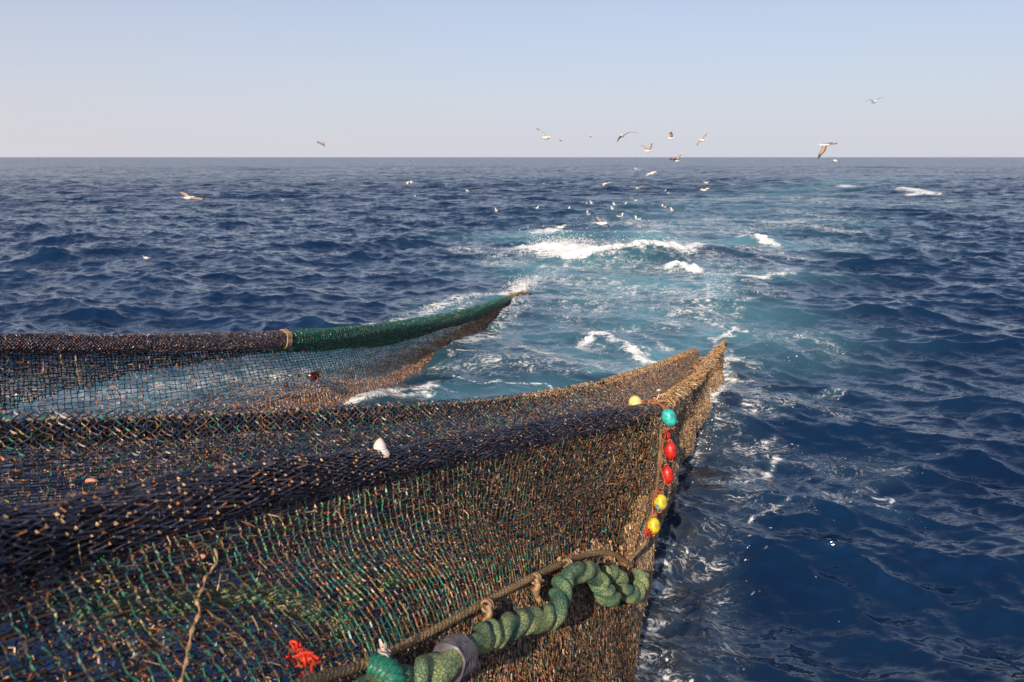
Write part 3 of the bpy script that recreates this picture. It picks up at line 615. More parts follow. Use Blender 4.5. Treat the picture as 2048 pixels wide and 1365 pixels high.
PAL = dict(navy=(.020, .023, .048), black=(.010, .010, .014), purple=(.066, .058, .072), green=(.016, .15, .075), teal=(.014, .11, .10),
           brown=(.14, .073, .032), rust=(.30, .105, .032), tan=(.46, .29, .15), taupe=(.23, .155, .095), olive=(.15, .15, .045), pale=(.45, .40, .34), gold=(.42, .25, .10))
PAL = {k: np.array(v) for k, v in PAL.items()}
def pick(names, weights, n):
    w_ = np.array(weights, float); w_ = np.broadcast_to(w_, (n, len(names))); w_ = w_ / w_.sum(1, keepdims=True)
    i = (np.cumsum(w_, 1) < rng.random((n, 1))).sum(1).clip(0, len(names) - 1)
    return np.array([PAL[k] for k in names])[i]
def jitc(c): return c * (.6 + .8 * rng.random((len(c), 1)))

def add(name, parts, parent, mat=M_TW, smooth=False, label=None, kind='stuff'):
    V, Q, C = parts
    o = mesh_np(name, V, Q, mat, parent, smooth, dict(col=C))
    if label: o['label'] = label
    if kind: o['kind'] = kind
    return o

# ---- far wing ------------------------------------------------------
far = empty('fishing_net', W(640, 860), 'far wing of the net, dark rolled edge turning green and sinking into foam', 'fishing net')
froll_px = [(-260, 690, 8.2), (0, 687, 9), (280, 687, 10.1), (550, 680, 11.5), (700, 668, 13.2), (800, 656, 15), (900, 637, 17.4), (965, 618, 20), (1010, 600, 22), (1045, 584, 24)]
a = np.array(froll_px, float); fpath = cr(P(a[:, 0], a[:, 1], a[:, 2]), 300)
frad = [.11, .11, .115, .125, .13, .135, .135, .12, .09, .03]
FR = TubeS(fpath, frad, .17, 5)
def c_froll(A, u, v, k):
    n = len(A); f = vn2(A, 5, 2)[:, None]
    c = np.where(rng.random((n, 1)) < .5, PAL['navy'], PAL['purple'] * 1.3); r = rng.random((n, 1))
    c = np.where(r > .90, PAL['rust'], c); c = np.where(r > .97, PAL['pale'] * .7, c)
    return jitc(c)
def c_fgreen(A, u, v, k):
    n = len(A); g = pick(['green', 'teal', 'rust', 'brown'], [.40, .5, .03, .10], n)
    e = np.clip((u - .87) / .06, 0, 1)[:, None]
    g = np.where(rng.random((n, 1)) < e, PAL['gold'] * 1.1, g); return jitc(g)
US = .272   # where the roll turns green
def roll_core(name, S, ur, mat, parent, nu=260, k=18):
    V, Q = sheet(S, nu, k, ur=ur, off=-.012); return tag(mesh_np(name, V, Q, mat, parent, True), kind=None)
roll_core('roll_core', FR, (0, US), M_CORE, far); roll_core('roll_core', FR, (US, .91), M_COREG, far); roll_core('roll_core', FR, (.91, 1), M_COREB, far)
o = add('rolled_netting', net(FR, 130, 34, .0042, c_froll, ur=(0, US), jit=.10, wrap=True), far); o['label'] = 'navy rolled netting'
o = add('rolled_netting', net(FR, 210, 28, .0042, c_fgreen, kind='square', ur=(US, 1), jit=.10, wrap=True, knots=0), far); o['label'] = 'green rolled netting'
def rollrow(px): # bottom of roll in the image -> start of the hanging sheet
    return px
fs = []
roll_at = {p[0]: p for p in froll_px}
wl = {-260: (-260, 1150, 8.0), 0: (0, 1045, 9.0), 280: (300, 960, 10.2), 550: (600, 848, 12.2), 700: (740, 785, 13.9), 800: (850, 728, 15.8), 900: (920, 684, 17.7), 965: (975, 645, 20), 1010: (1012, 612, 22), 1045: (1048, 588, 23.8)}
for p in froll_px:
    t = np.array(p, float); b = np.array(wl[p[0]], float)
    if p[0] < 900: t = t + np.array([0, 14, .03])
    col = [t, t * .62 + b * .38 + np.array([6, 4, .25]), t * .3 + b * .7 + np.array([2, 6, .1]), b + np.array([2, 30, -.3])]
    fs.append(col)
FS = Surf(fs, fold=.05, fscale=.8, seed=2)
def c_far(A, u, v, k):
    n = len(A); g = np.clip((v - .22) * 1.9, 0, 1) * np.clip((u - .12) * 4, 0, 1) + .12; g = g * (.5 + 1.0 * vn(A, 2.0, 3)) * 1.5
    up = np.clip((u - .25) * 12, 0, 1) * np.clip(1 - v * 3.4, 0, 1)
    c = pick(['black', 'navy', 'teal', 'brown'], [.6, .2, .08, .15], n)
    c = np.where(rng.random((n, 1)) < g[:, None] * 1.1, pick(['rust', 'tan', 'brown', 'gold'], [.35, .35, .3, .2], n), c)
    c = np.where(rng.random((n, 1)) < up[:, None], PAL['green'] * .9, c); return jitc(c)
add('netting', net(FS, 250, 34, .0052, c_far, kind='square', jit=.10), far, label='see-through hanging netting, rusty with growth low down')
# second, denser layer: down to a slanting edge
def keep_dbl(u, v, A): return v < np.interp(u, [0, .064, .15, .26, .364, .61, 1], [.46, .33, .17, .11, .15, .24, .5]) * (1 + .03 * np.sin(u * 60))
def c_dbl(A, u, v, k):
    n = len(A); up = np.clip((u - .262) * 40, 0, 1); c = pick(['black', 'navy', 'teal', 'brown', 'rust', 'taupe'], [.45, .2, .06, .16, .04, .1], n)
    c = np.where(rng.random((n, 1)) < (up * np.clip(1.2 - v * 1.5, 0, 1))[:, None], PAL['green'] * .9, c)
    c = np.where(rng.random((n, 1)) < np.clip((u - .45) * 3, 0, .8)[:, None], PAL['brown'], c); return jitc(c)
add('netting', net(FS, 380, 58, .0080, c_dbl, kind='square', off=.16, jit=.16, keep=keep_dbl), far, label='dark double layer of netting under the roll')
def keep_rust(u, v, A): return rng.random(len(u)) < np.clip((v - .12) * 1.5, 0, 1) * np.clip((u - .08) * 4.5, 0, .9)
add('netting', net(FS, 300, 44, .0050, lambda A, u, v, k: jitc(pick(['rust', 'brown', 'tan', 'gold', 'black'], [.2, .4, .25, .15, .12], len(A))), kind='diamond', off=.05, jit=.25, keep=keep_rust, knots=0), far, label='rust coloured growth-laden netting towards the waterline')
# tan ties
for u in (.2655, .2675, .2695):
    th = np.linspace(0, 1, 40); p = FR(np.full(40, u) + .0006 * np.sin(th * 5), th, .010)
    V, Q = tube_np(p, .016, 6); mesh_np('tie', V, Q, M_TANLASH, far, True)
for px_, py_, l, mt in ((150, 712, .40, M_TAN), (434, 716, .16, M_FUZZ), (120, 710, .18, M_TAN), (545, 704, .14, M_FUZZ)):
    F_ = np.interp(px_, a[:, 0], a[:, 2]) - .12; p0 = P(px_, py_, F_); n_ = 16; tt = np.linspace(0, 1, n_)[:, None]
    p = p0 + tt * np.array([0.02, 0, -l]) + np.c_[.006 * np.sin(tt * 11), .01 * np.cos(tt * 17), 0 * tt]
    V, Q = tube_np(p, .009 * (1.1 - .6 * tt[:, 0]), 6); mesh_np('frayed_tie', V, Q, mt, far, True)
n = 9000; uu = .08 + .86 * rng.random(n); vv = rng.random(n) ** .6; m_ = rng.random(n) < np.clip((vv - .2) * 1.6, .1, 1) * np.clip((uu - .05) * 4, 0, 1); uu, vv = uu[m_], vv[m_]
Pt = FS(uu, vv, -.01); c = jitc(pick(['rust', 'gold', 'brown', 'pale', 'tan'], [.35, .15, .3, .03, .15], len(Pt)))
add('growth', (lambda r: (r[0], [r[1]], r[2]))(scraps(Pt, .018, c)), far)

# ---- near net ------------------------------------------------------
near = empty('fishing_net', W(1150, 1150), 'near bag of the net, thick rolled edge crossing the picture down to the floats', 'fishing net')
# far side of the bag: rope down to behind the near roll
rope_px = [(-300, 866, 3.9), (0, 851, 4.6), (300, 843, 5.4), (650, 826, 6.7), (850, 816, 7.6), (1000, 803, 8.7), (1110, 787, 9.8), (1200, 768, 11), (1300, 735, 13.6), (1385, 700, 16.9)]
rp = np.array(rope_px, float); ropeP = cr(P(rp[:, 0], rp[:, 1], rp[:, 2]), 400)
low = [(-300, 1150, 3.0), (0, 1120, 3.2), (300, 1075, 3.8), (650, 990, 5.0), (850, 940, 6.0), (1000, 905, 7.0), (1130, 880, 7.9), (1260, 850, 9.0), (1350, 800, 12), (1405, 728, 16.3)]
ctrl = []
for t, b in zip(rope_px, low):
    t, b = np.array(t, float), np.array(b, float)
    ctrl.append([t, t * .66 + b * .34 + np.array([0, 8, .10]), t * .33 + b * .67 + np.array([0, 10, .08]), b, b + np.array([0, 90, .2])])
BS = Surf(ctrl, fold=.035, fscale=1.1, seed=9)
def c_bag(A, u, v, k):
    n = len(A); f = vn(A, 1.6, 3); right = np.clip((u - .26) * 3.2, 0, 1)[:, None]
    c = np.where(k[:, None] == 1, pick(['green', 'black', 'olive', 'brown', 'taupe', 'navy'], [.12, .35, .05, .22, .08, .2], n), pick(['navy', 'black', 'purple', 'brown', 'rust'], [.35, .35, .15, .22, .04], n))
    c2 = pick(['brown', 'taupe', 'rust', 'teal', 'tan', 'black'], [.45, .35, .10, .05, .10, .15], n)
    c = np.where(rng.random((n, 1)) < right * (.4 + .9 * f[:, None]), c2, c)
    c = np.where((rng.random((n, 1)) < .55) & ((v < .07) & (u > .38))[:, None], PAL['gold'], c)
    g = (f > .68)[:, None] & (rng.random((n, 1)) < .25); c = np.where(g, PAL['teal'], c)
    return jitc(c)
add('netting', net(BS, 310, 54, .0048, c_bag, kind='square', jit=.12, drift=1.5, knots=0), near, label='far side of the bag, thin dark netting')
add('netting', net(BS, 280, 50, .0056, c_bag, kind='diamond', jit=.16, off=-.09, knots=0, keep=lambda u, v, A: (vn2(A, 1.1, 2) > .30 + .16 * (u < .25) * (v > .25))), near, label='second layer of netting inside the bag')
# dark band along the rope
BR = TubeS(ropeP + np.array([0, 0, -.06]), [.05, .05, .045, .04, .035, .03, .03, .03, .03, .03], .16, 3, squash=1.5)
def c_band(A, u, v, k):
    n = len(A); c = pick(['navy', 'black', 'purple', 'brown'], [.5, .25, .25, .06], n)
    c = np.where(rng.random((n, 1)) < np.clip((u - .30) * 3.0, 0, .9)[:, None], pick(['brown', 'gold', 'taupe', 'tan'], [.4, .25, .3, .15], n), c); return jitc(c)
add('rolled_netting', net(BR, 240, 18, .0040, c_band, kind='diamond', jit=.14, wrap=True), near, label='dark band of netting under the hem rope')
roll_core('roll_core', BR, (0, .42), M_CORE, near, 200, 12)
roll_core('roll_core', BR, (.42, 1), M_COREB, near, 200, 12)
# hem rope with spiral lashing
rpath, RL = resample(ropeP + np.array([0, 0, .01]), 900); T_, N0, B0 = frames(rpath)
V, Q = tube_np(rpath, .014, 6); mesh_np('hem_rope', V, Q, M_CORE, near, True)
s_ = np.linspace(0, RL, 4200); pi_ = np.linspace(0, 899, 4200); ii = np.minimum(pi_.astype(int), 898); ff = (pi_ - ii)[:, None]
lp = rpath[ii] * (1 - ff) + rpath[ii + 1] * ff; th = s_ / .115 * 2 * math.pi + .6 * np.sin(s_ * 3.1)
ll = lp + .021 * (N0[ii] * np.cos(th)[:, None] + B0[ii] * np.sin(th)[:, None])
V, Q = tube_np(ll, .0095, 5); mesh_np('lashing', V, Q, M_TANLASH, near, True)
# tan strip on the bag
for u in (.388, .3905, .393, .3955):
    v_ = np.linspace(0, .55, 30); p = BS(u + .010 * v_, v_, -.012); V, Q = tube_np(p, .007, 5); mesh_np('seam', V, Q, M_TANLASH, near, True)

# near side
FC = [
    [(-420, 1240, 2.1), (-420, 1450, 2.1), (-420, 1850, 2.1), (-420, 2300, 2.5)],
    [(0, 1110, 2.65), (60, 1270, 2.55), (200, 1520, 2.6), (300, 2000, 2.75)],
    [(500, 985, 3.6), (540, 1130, 3.5), (690, 1342, 3.5), (780, 1750, 3.7)],
    [(820, 912, 4.9), (830, 1080, 4.6), (900, 1238, 4.3), (960, 1600, 4.4)],
    [(1090, 862, 6.4), (1060, 1000, 5.9), (1060, 1162, 5.2), (1110, 1450, 5.2)],
    [(1250, 833, 7.5), (1200, 950, 7.0), (1180, 1112, 6.1), (1205, 1400, 5.9)],
    [(1318, 822, 8.2), (1300, 950, 7.7), (1262, 1128, 6.8), (1262, 1370, 6.22)],
    [(1345, 800, 9.3), (1345, 900, 9.2), (1330, 1010, 8.2), (1312, 1085, 8.5)],
    [(1385, 762, 11.5), (1362, 850, 10.4), (1370, 880, 10.6), (1378, 898, 11.2)],
    [(1415, 728, 14), (1405, 770, 13.0), (1412, 800, 12.9), (1425, 805, 13.3)],
    [(1447, 688, 17.5), (1442, 715, 16.4), (1438, 740, 15.6), (1432, 770, 14.7)]]
NS = Surf(FC, nu=700, nv=120, fold=.05, fscale=1.3, seed=4, grow=2.2)
ur_rope = np.array([0, 1])
vrope = .667
def soil(A): return (.38 + .95 * np.clip((vn2(A, .8, 4) - .30) * 2.3, 0, 1))[:, None]     # patches of caked dark weed
def c_front(A, u, v, k):
    n = len(A); f = vn(A, 2.2, 3)[:, None]
    c = np.where((k == 1)[:, None], pick(['green', 'teal', 'rust', 'olive', 'brown'], [.42, .14, .06, .18, .26], n), pick(['navy', 'black', 'purple', 'brown'], [.5, .22, .2, .12], n))
    c = np.where((k == 2)[:, None], pick(['navy', 'rust', 'tan', 'brown', 'purple'], [.35, .08, .04, .3, .25], n), c)
    right = np.clip((u - .10) * 5, 0, 1)[:, None] * (.35 + .65 * (k != 0))[:, None]
    c = np.where(rng.random((n, 1)) < right * .7, pick(['taupe', 'brown', 'rust', 'tan', 'navy', 'olive'], [.3, .28, .14, .08, .2, .08], n), c)
    return jitc(c) * soil(A)
def c_back(A, u, v, k):
    n = len(A); f = vn2(A, 1.7, 3)[:, None]; right = np.clip((u - .04) * 4.5, 0, 1)[:, None]
    c = pick(['black', 'navy', 'brown', 'taupe', 'rust', 'teal'], [.28, .2, .3, .12, .12, .06], n)
    c = np.where(rng.random((n, 1)) < right * .85, pick(['taupe', 'tan', 'brown', 'rust', 'black', 'teal'], [.32, .09, .32, .13, .2, .05], n), c)
    lw = np.clip((v - .70) * 4, 0, 1)[:, None] * (u < .62)[:, None]
    c = np.where(rng.random((n, 1)) < lw * .75, pick(['black', 'brown', 'rust', 'olive'], [.5, .3, .1, .1], n), c)
    return jitc(c) * soil(A)
up_ = lambda u, v, A: v < vrope + .01
add('netting', net(NS, 124, 38, .0042, c_front, kind='square', ur=(0, .415), vr=(.0, vrope), jit=.10, off=-.03, drift=2.2, rnd=True, knots=.8, keep=lambda u, v, A: (v < vrope + .01) & (rng.random(len(u)) > .06 + .5 * np.clip((u - .26) * 6, 0, 1))), near, label='front layer of wide navy and green meshes')
add('netting', net(NS, 250, 84, .0036, c_back, kind='diamond', ur=(0, .43), vr=(0, 1), jit=.20, off=.14, fuzz=.008, knots=0, keep=lambda u, v, A: (rng.random(len(u)) > .45 * (u < .20))), near, label='fine brown netting behind the wide meshes')
add('netting', net(NS, 150, 40, .0044, c_back, kind='diamond', ur=(0, .42), vr=(0, 1), jit=.25, off=.30, fuzz=.014, knots=0, keep=lambda u, v, A: (u > .16) | (rng.random(len(u)) < .35)), near, label='third layer of dark netting deep inside')
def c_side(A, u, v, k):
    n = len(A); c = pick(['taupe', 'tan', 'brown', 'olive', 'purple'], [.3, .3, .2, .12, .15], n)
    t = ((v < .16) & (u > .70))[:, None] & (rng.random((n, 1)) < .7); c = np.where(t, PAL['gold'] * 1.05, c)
    f = ((v > .14) & (v < .42))[:, None] & (rng.random((n, 1)) < .6); c = np.where(f, PAL['brown'] * .6, c); return jitc(c) * soil(A)  # band below the ridge darkened: shade of the fold put into twine colour
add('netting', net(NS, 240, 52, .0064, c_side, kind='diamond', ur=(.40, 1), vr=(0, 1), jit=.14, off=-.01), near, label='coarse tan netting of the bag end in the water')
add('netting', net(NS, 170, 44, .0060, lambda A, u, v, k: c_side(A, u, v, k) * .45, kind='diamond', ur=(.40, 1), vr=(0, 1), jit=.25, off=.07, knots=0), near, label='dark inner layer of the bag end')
# lower flap, tan diagonal rows near the corner
add('netting', net(NS, 34, 26, .0068, lambda A, u, v, k: jitc(pick(['gold', 'tan', 'taupe', 'rust'], [.2, .3, .4, .08], len(A))) * .8, kind='diamond', ur=(.30, .412), vr=(.36, .665), jit=.12, off=-.034, keep=lambda u, v, A: rng.random(len(u)) < .9 * np.clip(np.maximum((v - .60 - .5 * np.abs(u - .37)) * 16, (u - .393 + .03 * (v - .4)) * 60 * (v > .42)), 0, 1)), near, label='reinforced tan netting above the rope end')
add('netting', net(NS, 110, 34, .0042, c_back, kind='diamond', ur=(.1, .42), vr=(vrope, 1), jit=.22, off=-.02), near, label='brown lower flap of netting')
def Fsurf(px, py, SS=NS, umax=.42):
    g = SS.g[:int(SS.nu * umax)].reshape(-1, 3) - np.array([0, 0, CAM_H]); f = g[:, 1] * cp - g[:, 2] * sp; f = np.where(f < .3, 1e9, f)
    X = 1024 + FPX * g[:, 0] / f; Y = 682.5 - FPX * (g[:, 1] * sp + g[:, 2] * cp) / f
    d = (X - px) ** 2 + (Y - py) ** 2; return float(f[d.argmin()])
# near roll
nr_px = [(-420, 1215, 2.05), (-120, 1135, 2.4), (0, 1098, 2.62), (250, 1040, 3.05), (500, 980, 3.6), (820, 921, 4.9), (1090, 864, 6.4), (1250, 832, 7.5), (1320, 820, 8.2)]
nr = np.array(nr_px, float); nrP = cr(P(nr[:, 0], nr[:, 1], nr[:, 2]), 400)
NR = TubeS(nrP, [.118, .116, .112, .096, .086, .088, .094, .086, .05], .15, 8)
def c_nroll(A, u, v, k):
    n = len(A); c = pick(['navy', 'black', 'purple'], [.5, .25, .25], n)
    c = np.where((k == 2)[:, None], pick(['rust', 'purple', 'tan', 'navy', 'taupe', 'black'], np.where((u < .38)[:, None], [[.07, .3, .16, .25, .16, .06]], [[.02, .35, .05, .4, .08, .2]]), n), c)
    c = np.where(rng.random((n, 1)) < .02, PAL['rust'], c)
    c = np.where(rng.random((n, 1)) < np.clip((u - .8) * 2, 0, .4)[:, None], PAL['taupe'], c); return jitc(c)
roll_core('roll_core', NR, (0, 1), M_CORE, near, 400, 24)
add('rolled_netting', net(NR, 76, 58, .0046, c_nroll, kind='diamond', jit=.10, wrap=True, knots=.9, off=.0, rnd=True), near, label='navy rolled netting studded with knots')
add('rolled_netting', net(NR, 68, 62, .0044, c_nroll, kind='diamond', jit=.16, wrap=True, knots=.95, off=.010, rnd=True), near, label='loose outer turns of the roll')
# frayed ridge beyond the floats
rg = np.array([(1300, 812, 8.1), (1325, 800, 8.8), (1350, 783, 9.8), (1372, 768, 10.8), (1392, 752, 12), (1415, 722, 14.2), (1432, 702, 16), (1452, 682, 18)], float)
rgP = cr(P(rg[:, 0], rg[:, 1], rg[:, 2]), 200); RG = TubeS(rgP, [.035, .045, .045, .05, .055, .055, .045, .02], .35, 12)
roll_core('roll_core', RG, (0, 1), M_COREB, near, 160, 14)
add('rolled_netting', net(RG, 130, 22, .0060, lambda A, u, v, k: jitc(pick(['gold', 'tan', 'brown', 'rust', 'purple'], [.3, .25, .25, .08, .12], len(A))), jit=.2, wrap=True), near, label='frayed golden ridge of the bag')
# frayed ends on the ridge
k_ = 700; uu = rng.random(k_) * .9; th = rng.random(k_) * .5 + .25; A = RG(uu, th, 0); dB = rng.normal(0, 1, (k_, 3)) * .02 + (A - (RG(uu, th, -.05))) * .8
dB[:, 2] -= .03 * rng.random(k_); cc = jitc(pick(['gold', 'tan', 'olive', 'pale'], [.4, .4, .06, .04], k_))
add('frayed_ends', (lambda r: (r[0], [r[1]], r[2]))(strand_mesh(A, A + dB + np.array([0.01, -.03, 0]), .0035, cc, cc)), near)
# growth and shreds
n = 15000; uu = rng.random(n) * .43; vv = rng.random(n); keep_ = (vn(NS(uu, vv), 2.5, 3) > .44); uu, vv = uu[keep_], vv[keep_]
Pt = NS(uu, vv, .02 + .12 * rng.random(len(uu)))
c = jitc(pick(['rust', 'brown', 'gold', 'pale', 'black', 'tan', 'teal'], [.16, .36, .08, .05, .2, .16, .03], len(Pt)))
add('growth', (lambda r: (r[0], [r[1]], r[2]))(scraps(Pt, .012, c)), near)
n = 2600; uu = rng.random(n) * .42; vv = rng.random(n) * .95; Pt = NS(uu, vv, -.02 + .05 * rng.random(n)); Pt = Pt[vn(Pt, 3.0, 3) > .5]
add('growth', (lambda r: (r[0], [r[1]], r[2]))(scraps(Pt, .020, jitc(pick(['rust', 'brown', 'taupe', 'black', 'olive', 'pale'], [.12, .4, .2, .15, .1, .01], len(Pt))), .25)), near)
n = 4000; uu = rng.random(n); vv = rng.random(n) ** .8 * .75; Pt = BS(uu, vv, -.02); c = jitc(pick(['rust', 'brown', 'gold', 'pale', 'teal'], [.3, .4, .1, .06, .1], n))
add('growth', (lambda r: (r[0], [r[1]], r[2]))(scraps(Pt, .012, c)), near)
n = 3500; uu = .42 + .58 * rng.random(n); vv = rng.random(n); Pt = NS(uu, vv, -.01); c = jitc(pick(['brown', 'tan', 'pale', 'olive', 'rust'], [.3, .3, .1, .1, .1], n))
add('growth', (lambda r: (r[0], [r[1]], r[2]))(scraps(Pt, .02, c)), near)

def ends(S, n, ur, vr, ln, rad, cols, off=-.02):
    uu = ur[0] + (ur[1] - ur[0]) * rng.random(n); vv = vr[0] + (vr[1] - vr[0]) * rng.random(n); A = S(uu, vv, off); d = rng.normal(0, 1, (n, 3)); d[:, 2] = -np.abs(d[:, 2]) * 1.3
    L = ln * (.3 + rng.random((n, 1)) ** 2 * 1.8); M = A + d * L * .5; B = M + (d * .3 + np.array([0, 0, -.8]) + rng.normal(0, .4, (n, 3))) * L * .6; c = jitc(pick(*cols, n))
    return join_np([strand_mesh(A, M, rad, c, c), strand_mesh(M, B, rad * .7, c, c * .8)])
cE = (['green', 'tan', 'rust', 'brown', 'olive', 'navy'], [.22, .25, .14, .25, .1, .1])
add('frayed_ends', ends(NS, 3200, (0, .43), (.02, .98), .022, .0022, cE, -.035), near)
add('frayed_ends', ends(NR, 1500, (0, 1), (0, 1), .026, .0022, (['purple', 'navy', 'tan', 'brown'], [.4, .3, .15, .2]), .0), near)
add('frayed_ends', ends(BS, 2200, (0, 1), (0, .8), .032, .0024, cE, -.02), near)
add('frayed_ends', ends(FS, 1800, (.05, .95), (.1, .9), .045, .003, (['rust', 'brown', 'tan', 'black'], [.3, .4, .2, .2]), -.02), far)
# ---- ropes ---------------------------------------------------------
def place(pts): a = np.array(pts, float); return cr(P(a[:, 0], a[:, 1], a[:, 2]), 300)
def laid(path, r, turns_per_m, lobes=3, k=18, depth=.18, n=None, wob=0, seed=1):
    n = n or int(len(path)); path, L = resample(path, n); a = np.linspace(0, 2 * math.pi, k, endpoint=False)
    s_ = np.linspace(0, L, n); ph = s_ * turns_per_m * 2 * math.pi + 2.2 * wob * np.sin(s_ * 7.3 + seed) + 1.4 * wob * np.sin(s_ * 17.1)
    prof = 1 - depth * np.abs(np.sin((a[None] * lobes + ph[:, None] * lobes) / 2 + math.pi / 2)) ** 3
    prof = prof * (1 + wob * (vn(np.stack([s_[:, None] * 9 + 0 * a, np.cos(a)[None] + seed + 0 * s_[:, None], np.sin(a)[None] + 0 * s_[:, None]], -1), 1.0, 2) - .5))
    return tube_np(path, r, k, prof)
def thing_mesh(name, V, Q, mat, label, cat, group=None, smooth=True):
    loc = V.mean(0); return tag(mesh_np(name, V, Q, mat, None, smooth, loc=loc), label, cat, group)
fp = place([(420, 1440, 2.55), (600, 1368, 3.05), (700, 1338, 3.42), (740, 1322, 3.55), (820, 1285, 3.85), (900, 1243, 4.2), (1000, 1188, 4.75), (1090, 1142, 5.25), (1150, 1118, 5.75), (1185, 1107, 6.05), (1225, 1108, 6.35), (1262, 1132, 6.7)])
V, Q = laid(fp, .024, 9, 3, 15, .22, 700, .3); thing_mesh('tan_rope', V, Q, M_TAN, 'tan twisted rope edging the wide meshes above the green cable', 'rope')
fp2 = place([(1252, 1150, 6.6), (1262, 1120, 6.7), (1290, 1085, 6.9), (1300, 1040, 7.0), (1310, 1000, 7.2), (1316, 950, 7.35), (1320, 900, 7.5), (1322, 860, 7.7)])
V, Q = laid(fp2, .016, 12, 3, 9, .22, 320, .3); thing_mesh('tan_rope', V, Q, M_TAN, 'thin tan cord running up behind the string of floats', 'rope')
gp = place([(560, 1465, 3.0), (700, 1400, 3.35), (800, 1368, 3.55), (880, 1335, 3.75), (930, 1300, 4.0), (985, 1268, 4.3), (1040, 1245, 4.6), (1085, 1238, 4.85), (1112, 1222, 5.0), (1122, 1190, 5.15), (1130, 1160, 5.3), (1160, 1145, 5.5), (1192, 1152, 5.75), (1208, 1185, 5.8), (1225, 1195, 5.95)])
V, Q = laid(gp, .080, 2.3, 2, 26, .38, 560, .42); cab = thing_mesh('green_cable', V, Q, M_GREENROPE, 'thick knobbly green twisted cable slung below the tan rope', 'rope')
gp2 = place([(1212, 1150, 6.0), (1235, 1152, 6.15), (1248, 1180, 6.25), (1262, 1192, 6.35), (1278, 1178, 6.5), (1282, 1148, 6.6)])
V, Q = laid(gp2, .072, 3.6, 2, 22, .28, 240, .2); thing_mesh('green_cable', V, Q, M_GREENROPE, 'short dark green coil at the corner of the net beside the water', 'rope')
# green ropes seen through the meshes
for pts, r, lb in (([(150, 1225, 2.95), (280, 1205, 3.1), (400, 1200, 3.3), (470, 1192, 3.5), (520, 1185, 3.6), (590, 1205, 3.7), (640, 1225, 3.8)], .055, 'green rope lying behind the meshes beneath the middle of the roll'),
                   ([(715, 1120, 4.9), (708, 1150, 4.7), (698, 1190, 4.5), (686, 1230, 4.3), (690, 1270, 4.2)], .055, 'green rope hanging upright behind the meshes above the red rag'),
                   ([(760, 1165, 4.95), (840, 1150, 5.2), (900, 1140, 5.4), (990, 1130, 5.8), (1060, 1112, 6.1), (1110, 1095, 6.4)], .040, 'green rope behind the meshes rising towards the floats')):
    pts = [(x_, y_, Fsurf(x_, y_) + .05) for x_, y_, _f in pts]
    V, Q = laid(place(pts), r, 5, 2, 14, .28, 200, .25); thing_mesh('green_rope', V, Q, M_GREENROPE, lb, 'rope', 'green ropes caught inside the net')
# seizings that hang the cable from the rope
for (x, y, F, l, lb) in ((975, 1212, 4.5, .17, 'tan cloth tie wrapped round the tan rope, above the lit cable bend'), (1072, 1158, 5.1, .15, 'pale twisted tie hanging between tan rope and the cable middle'), (1135, 1128, 5.5, .12, 'reddish tie where the cable climbs to the rope')):
    tt = np.linspace(0, 1, 22)[:, None]; p = P(x, y, F - .05) + tt * np.array([.01, -.02, -l]) + np.c_[.008 * np.sin(tt * 8), .008 * np.cos(tt * 8), 0 * tt]
    V, Q = laid(p, .030 * (1 - .45 * np.abs(tt[:, 0] * 2 - 1)), 12, 3, 12, .3, 22, .5)
    root = empty('rope_tie', p[0], lb, 'tie', 'ties between the tan rope and the green cable')
    mesh_np('cloth', V, Q, M_TANLASH, root, True)
    a_ = np.linspace(0, 4 * math.pi, 50); c0 = P(x, y, F); dr = P(x + 12, y - 6.5, F + .07) - c0; dr /= np.linalg.norm(dr)
    n1_ = np.cross(dr, [0, 0, 1]); n1_ /= np.linalg.norm(n1_); n2_ = np.cross(n1_, dr)
    q = c0 + .032 * (n1_ * np.cos(a_)[:, None] + n2_ * np.sin(a_)[:, None]) + dr * (a_ / 12.56 * .05 - .025)[:, None]
    V, Q = tube_np(q, .010, 6); mesh_np('wrap', V, Q, M_TANLASH, root, True)
# grey collar and green whipping at the near end of the cable
cp_, cl = resample(gp[60:110], 20); V, Q = laid(gp[70:82], .098 * (1 + .05 * np.sin(np.arange(40) * 1.25)), 0, 6, 24, .04, 40, .35)
thing_mesh('grey_collar', V, Q, M_GREY, 'grey taped collar round the near end of the green cable', 'collar')
wpth = place([(738, 1330, 3.50), (760, 1335, 3.50), (780, 1350, 3.5), (790, 1380, 3.48)])
V, Q = laid(wpth, .062, 9, 5, 20, .2, 40, .3); thing_mesh('green_whipping', V, Q, simple('dark_green_twine', (.01, .16, .10), .5, 60, .6, .6), 'dark green twine whipping joining the tan rope to the cable', 'whipping')
tp = place([(x_, y_, Fsurf(x_, y_) - .05) for x_, y_ in ((430, 1100), (425, 1130), (405, 1180), (395, 1230), (375, 1290), (355, 1375))])
tp = tp + (vn(tp[:, None] * np.array([1, 1, 1]) + np.arange(3)[None, :, None] * 7, 14, 2) - .5) * .05
V, Q = laid(tp, .0065 * (1 + .5 * np.sin(np.linspace(0, 60, 160))), 16, 3, 8, .35, 160, 1.2); thing_mesh('frayed_cord', V, Q, M_TANLASH, 'frayed light tan cord hanging slantwise over the dark meshes', 'cord')

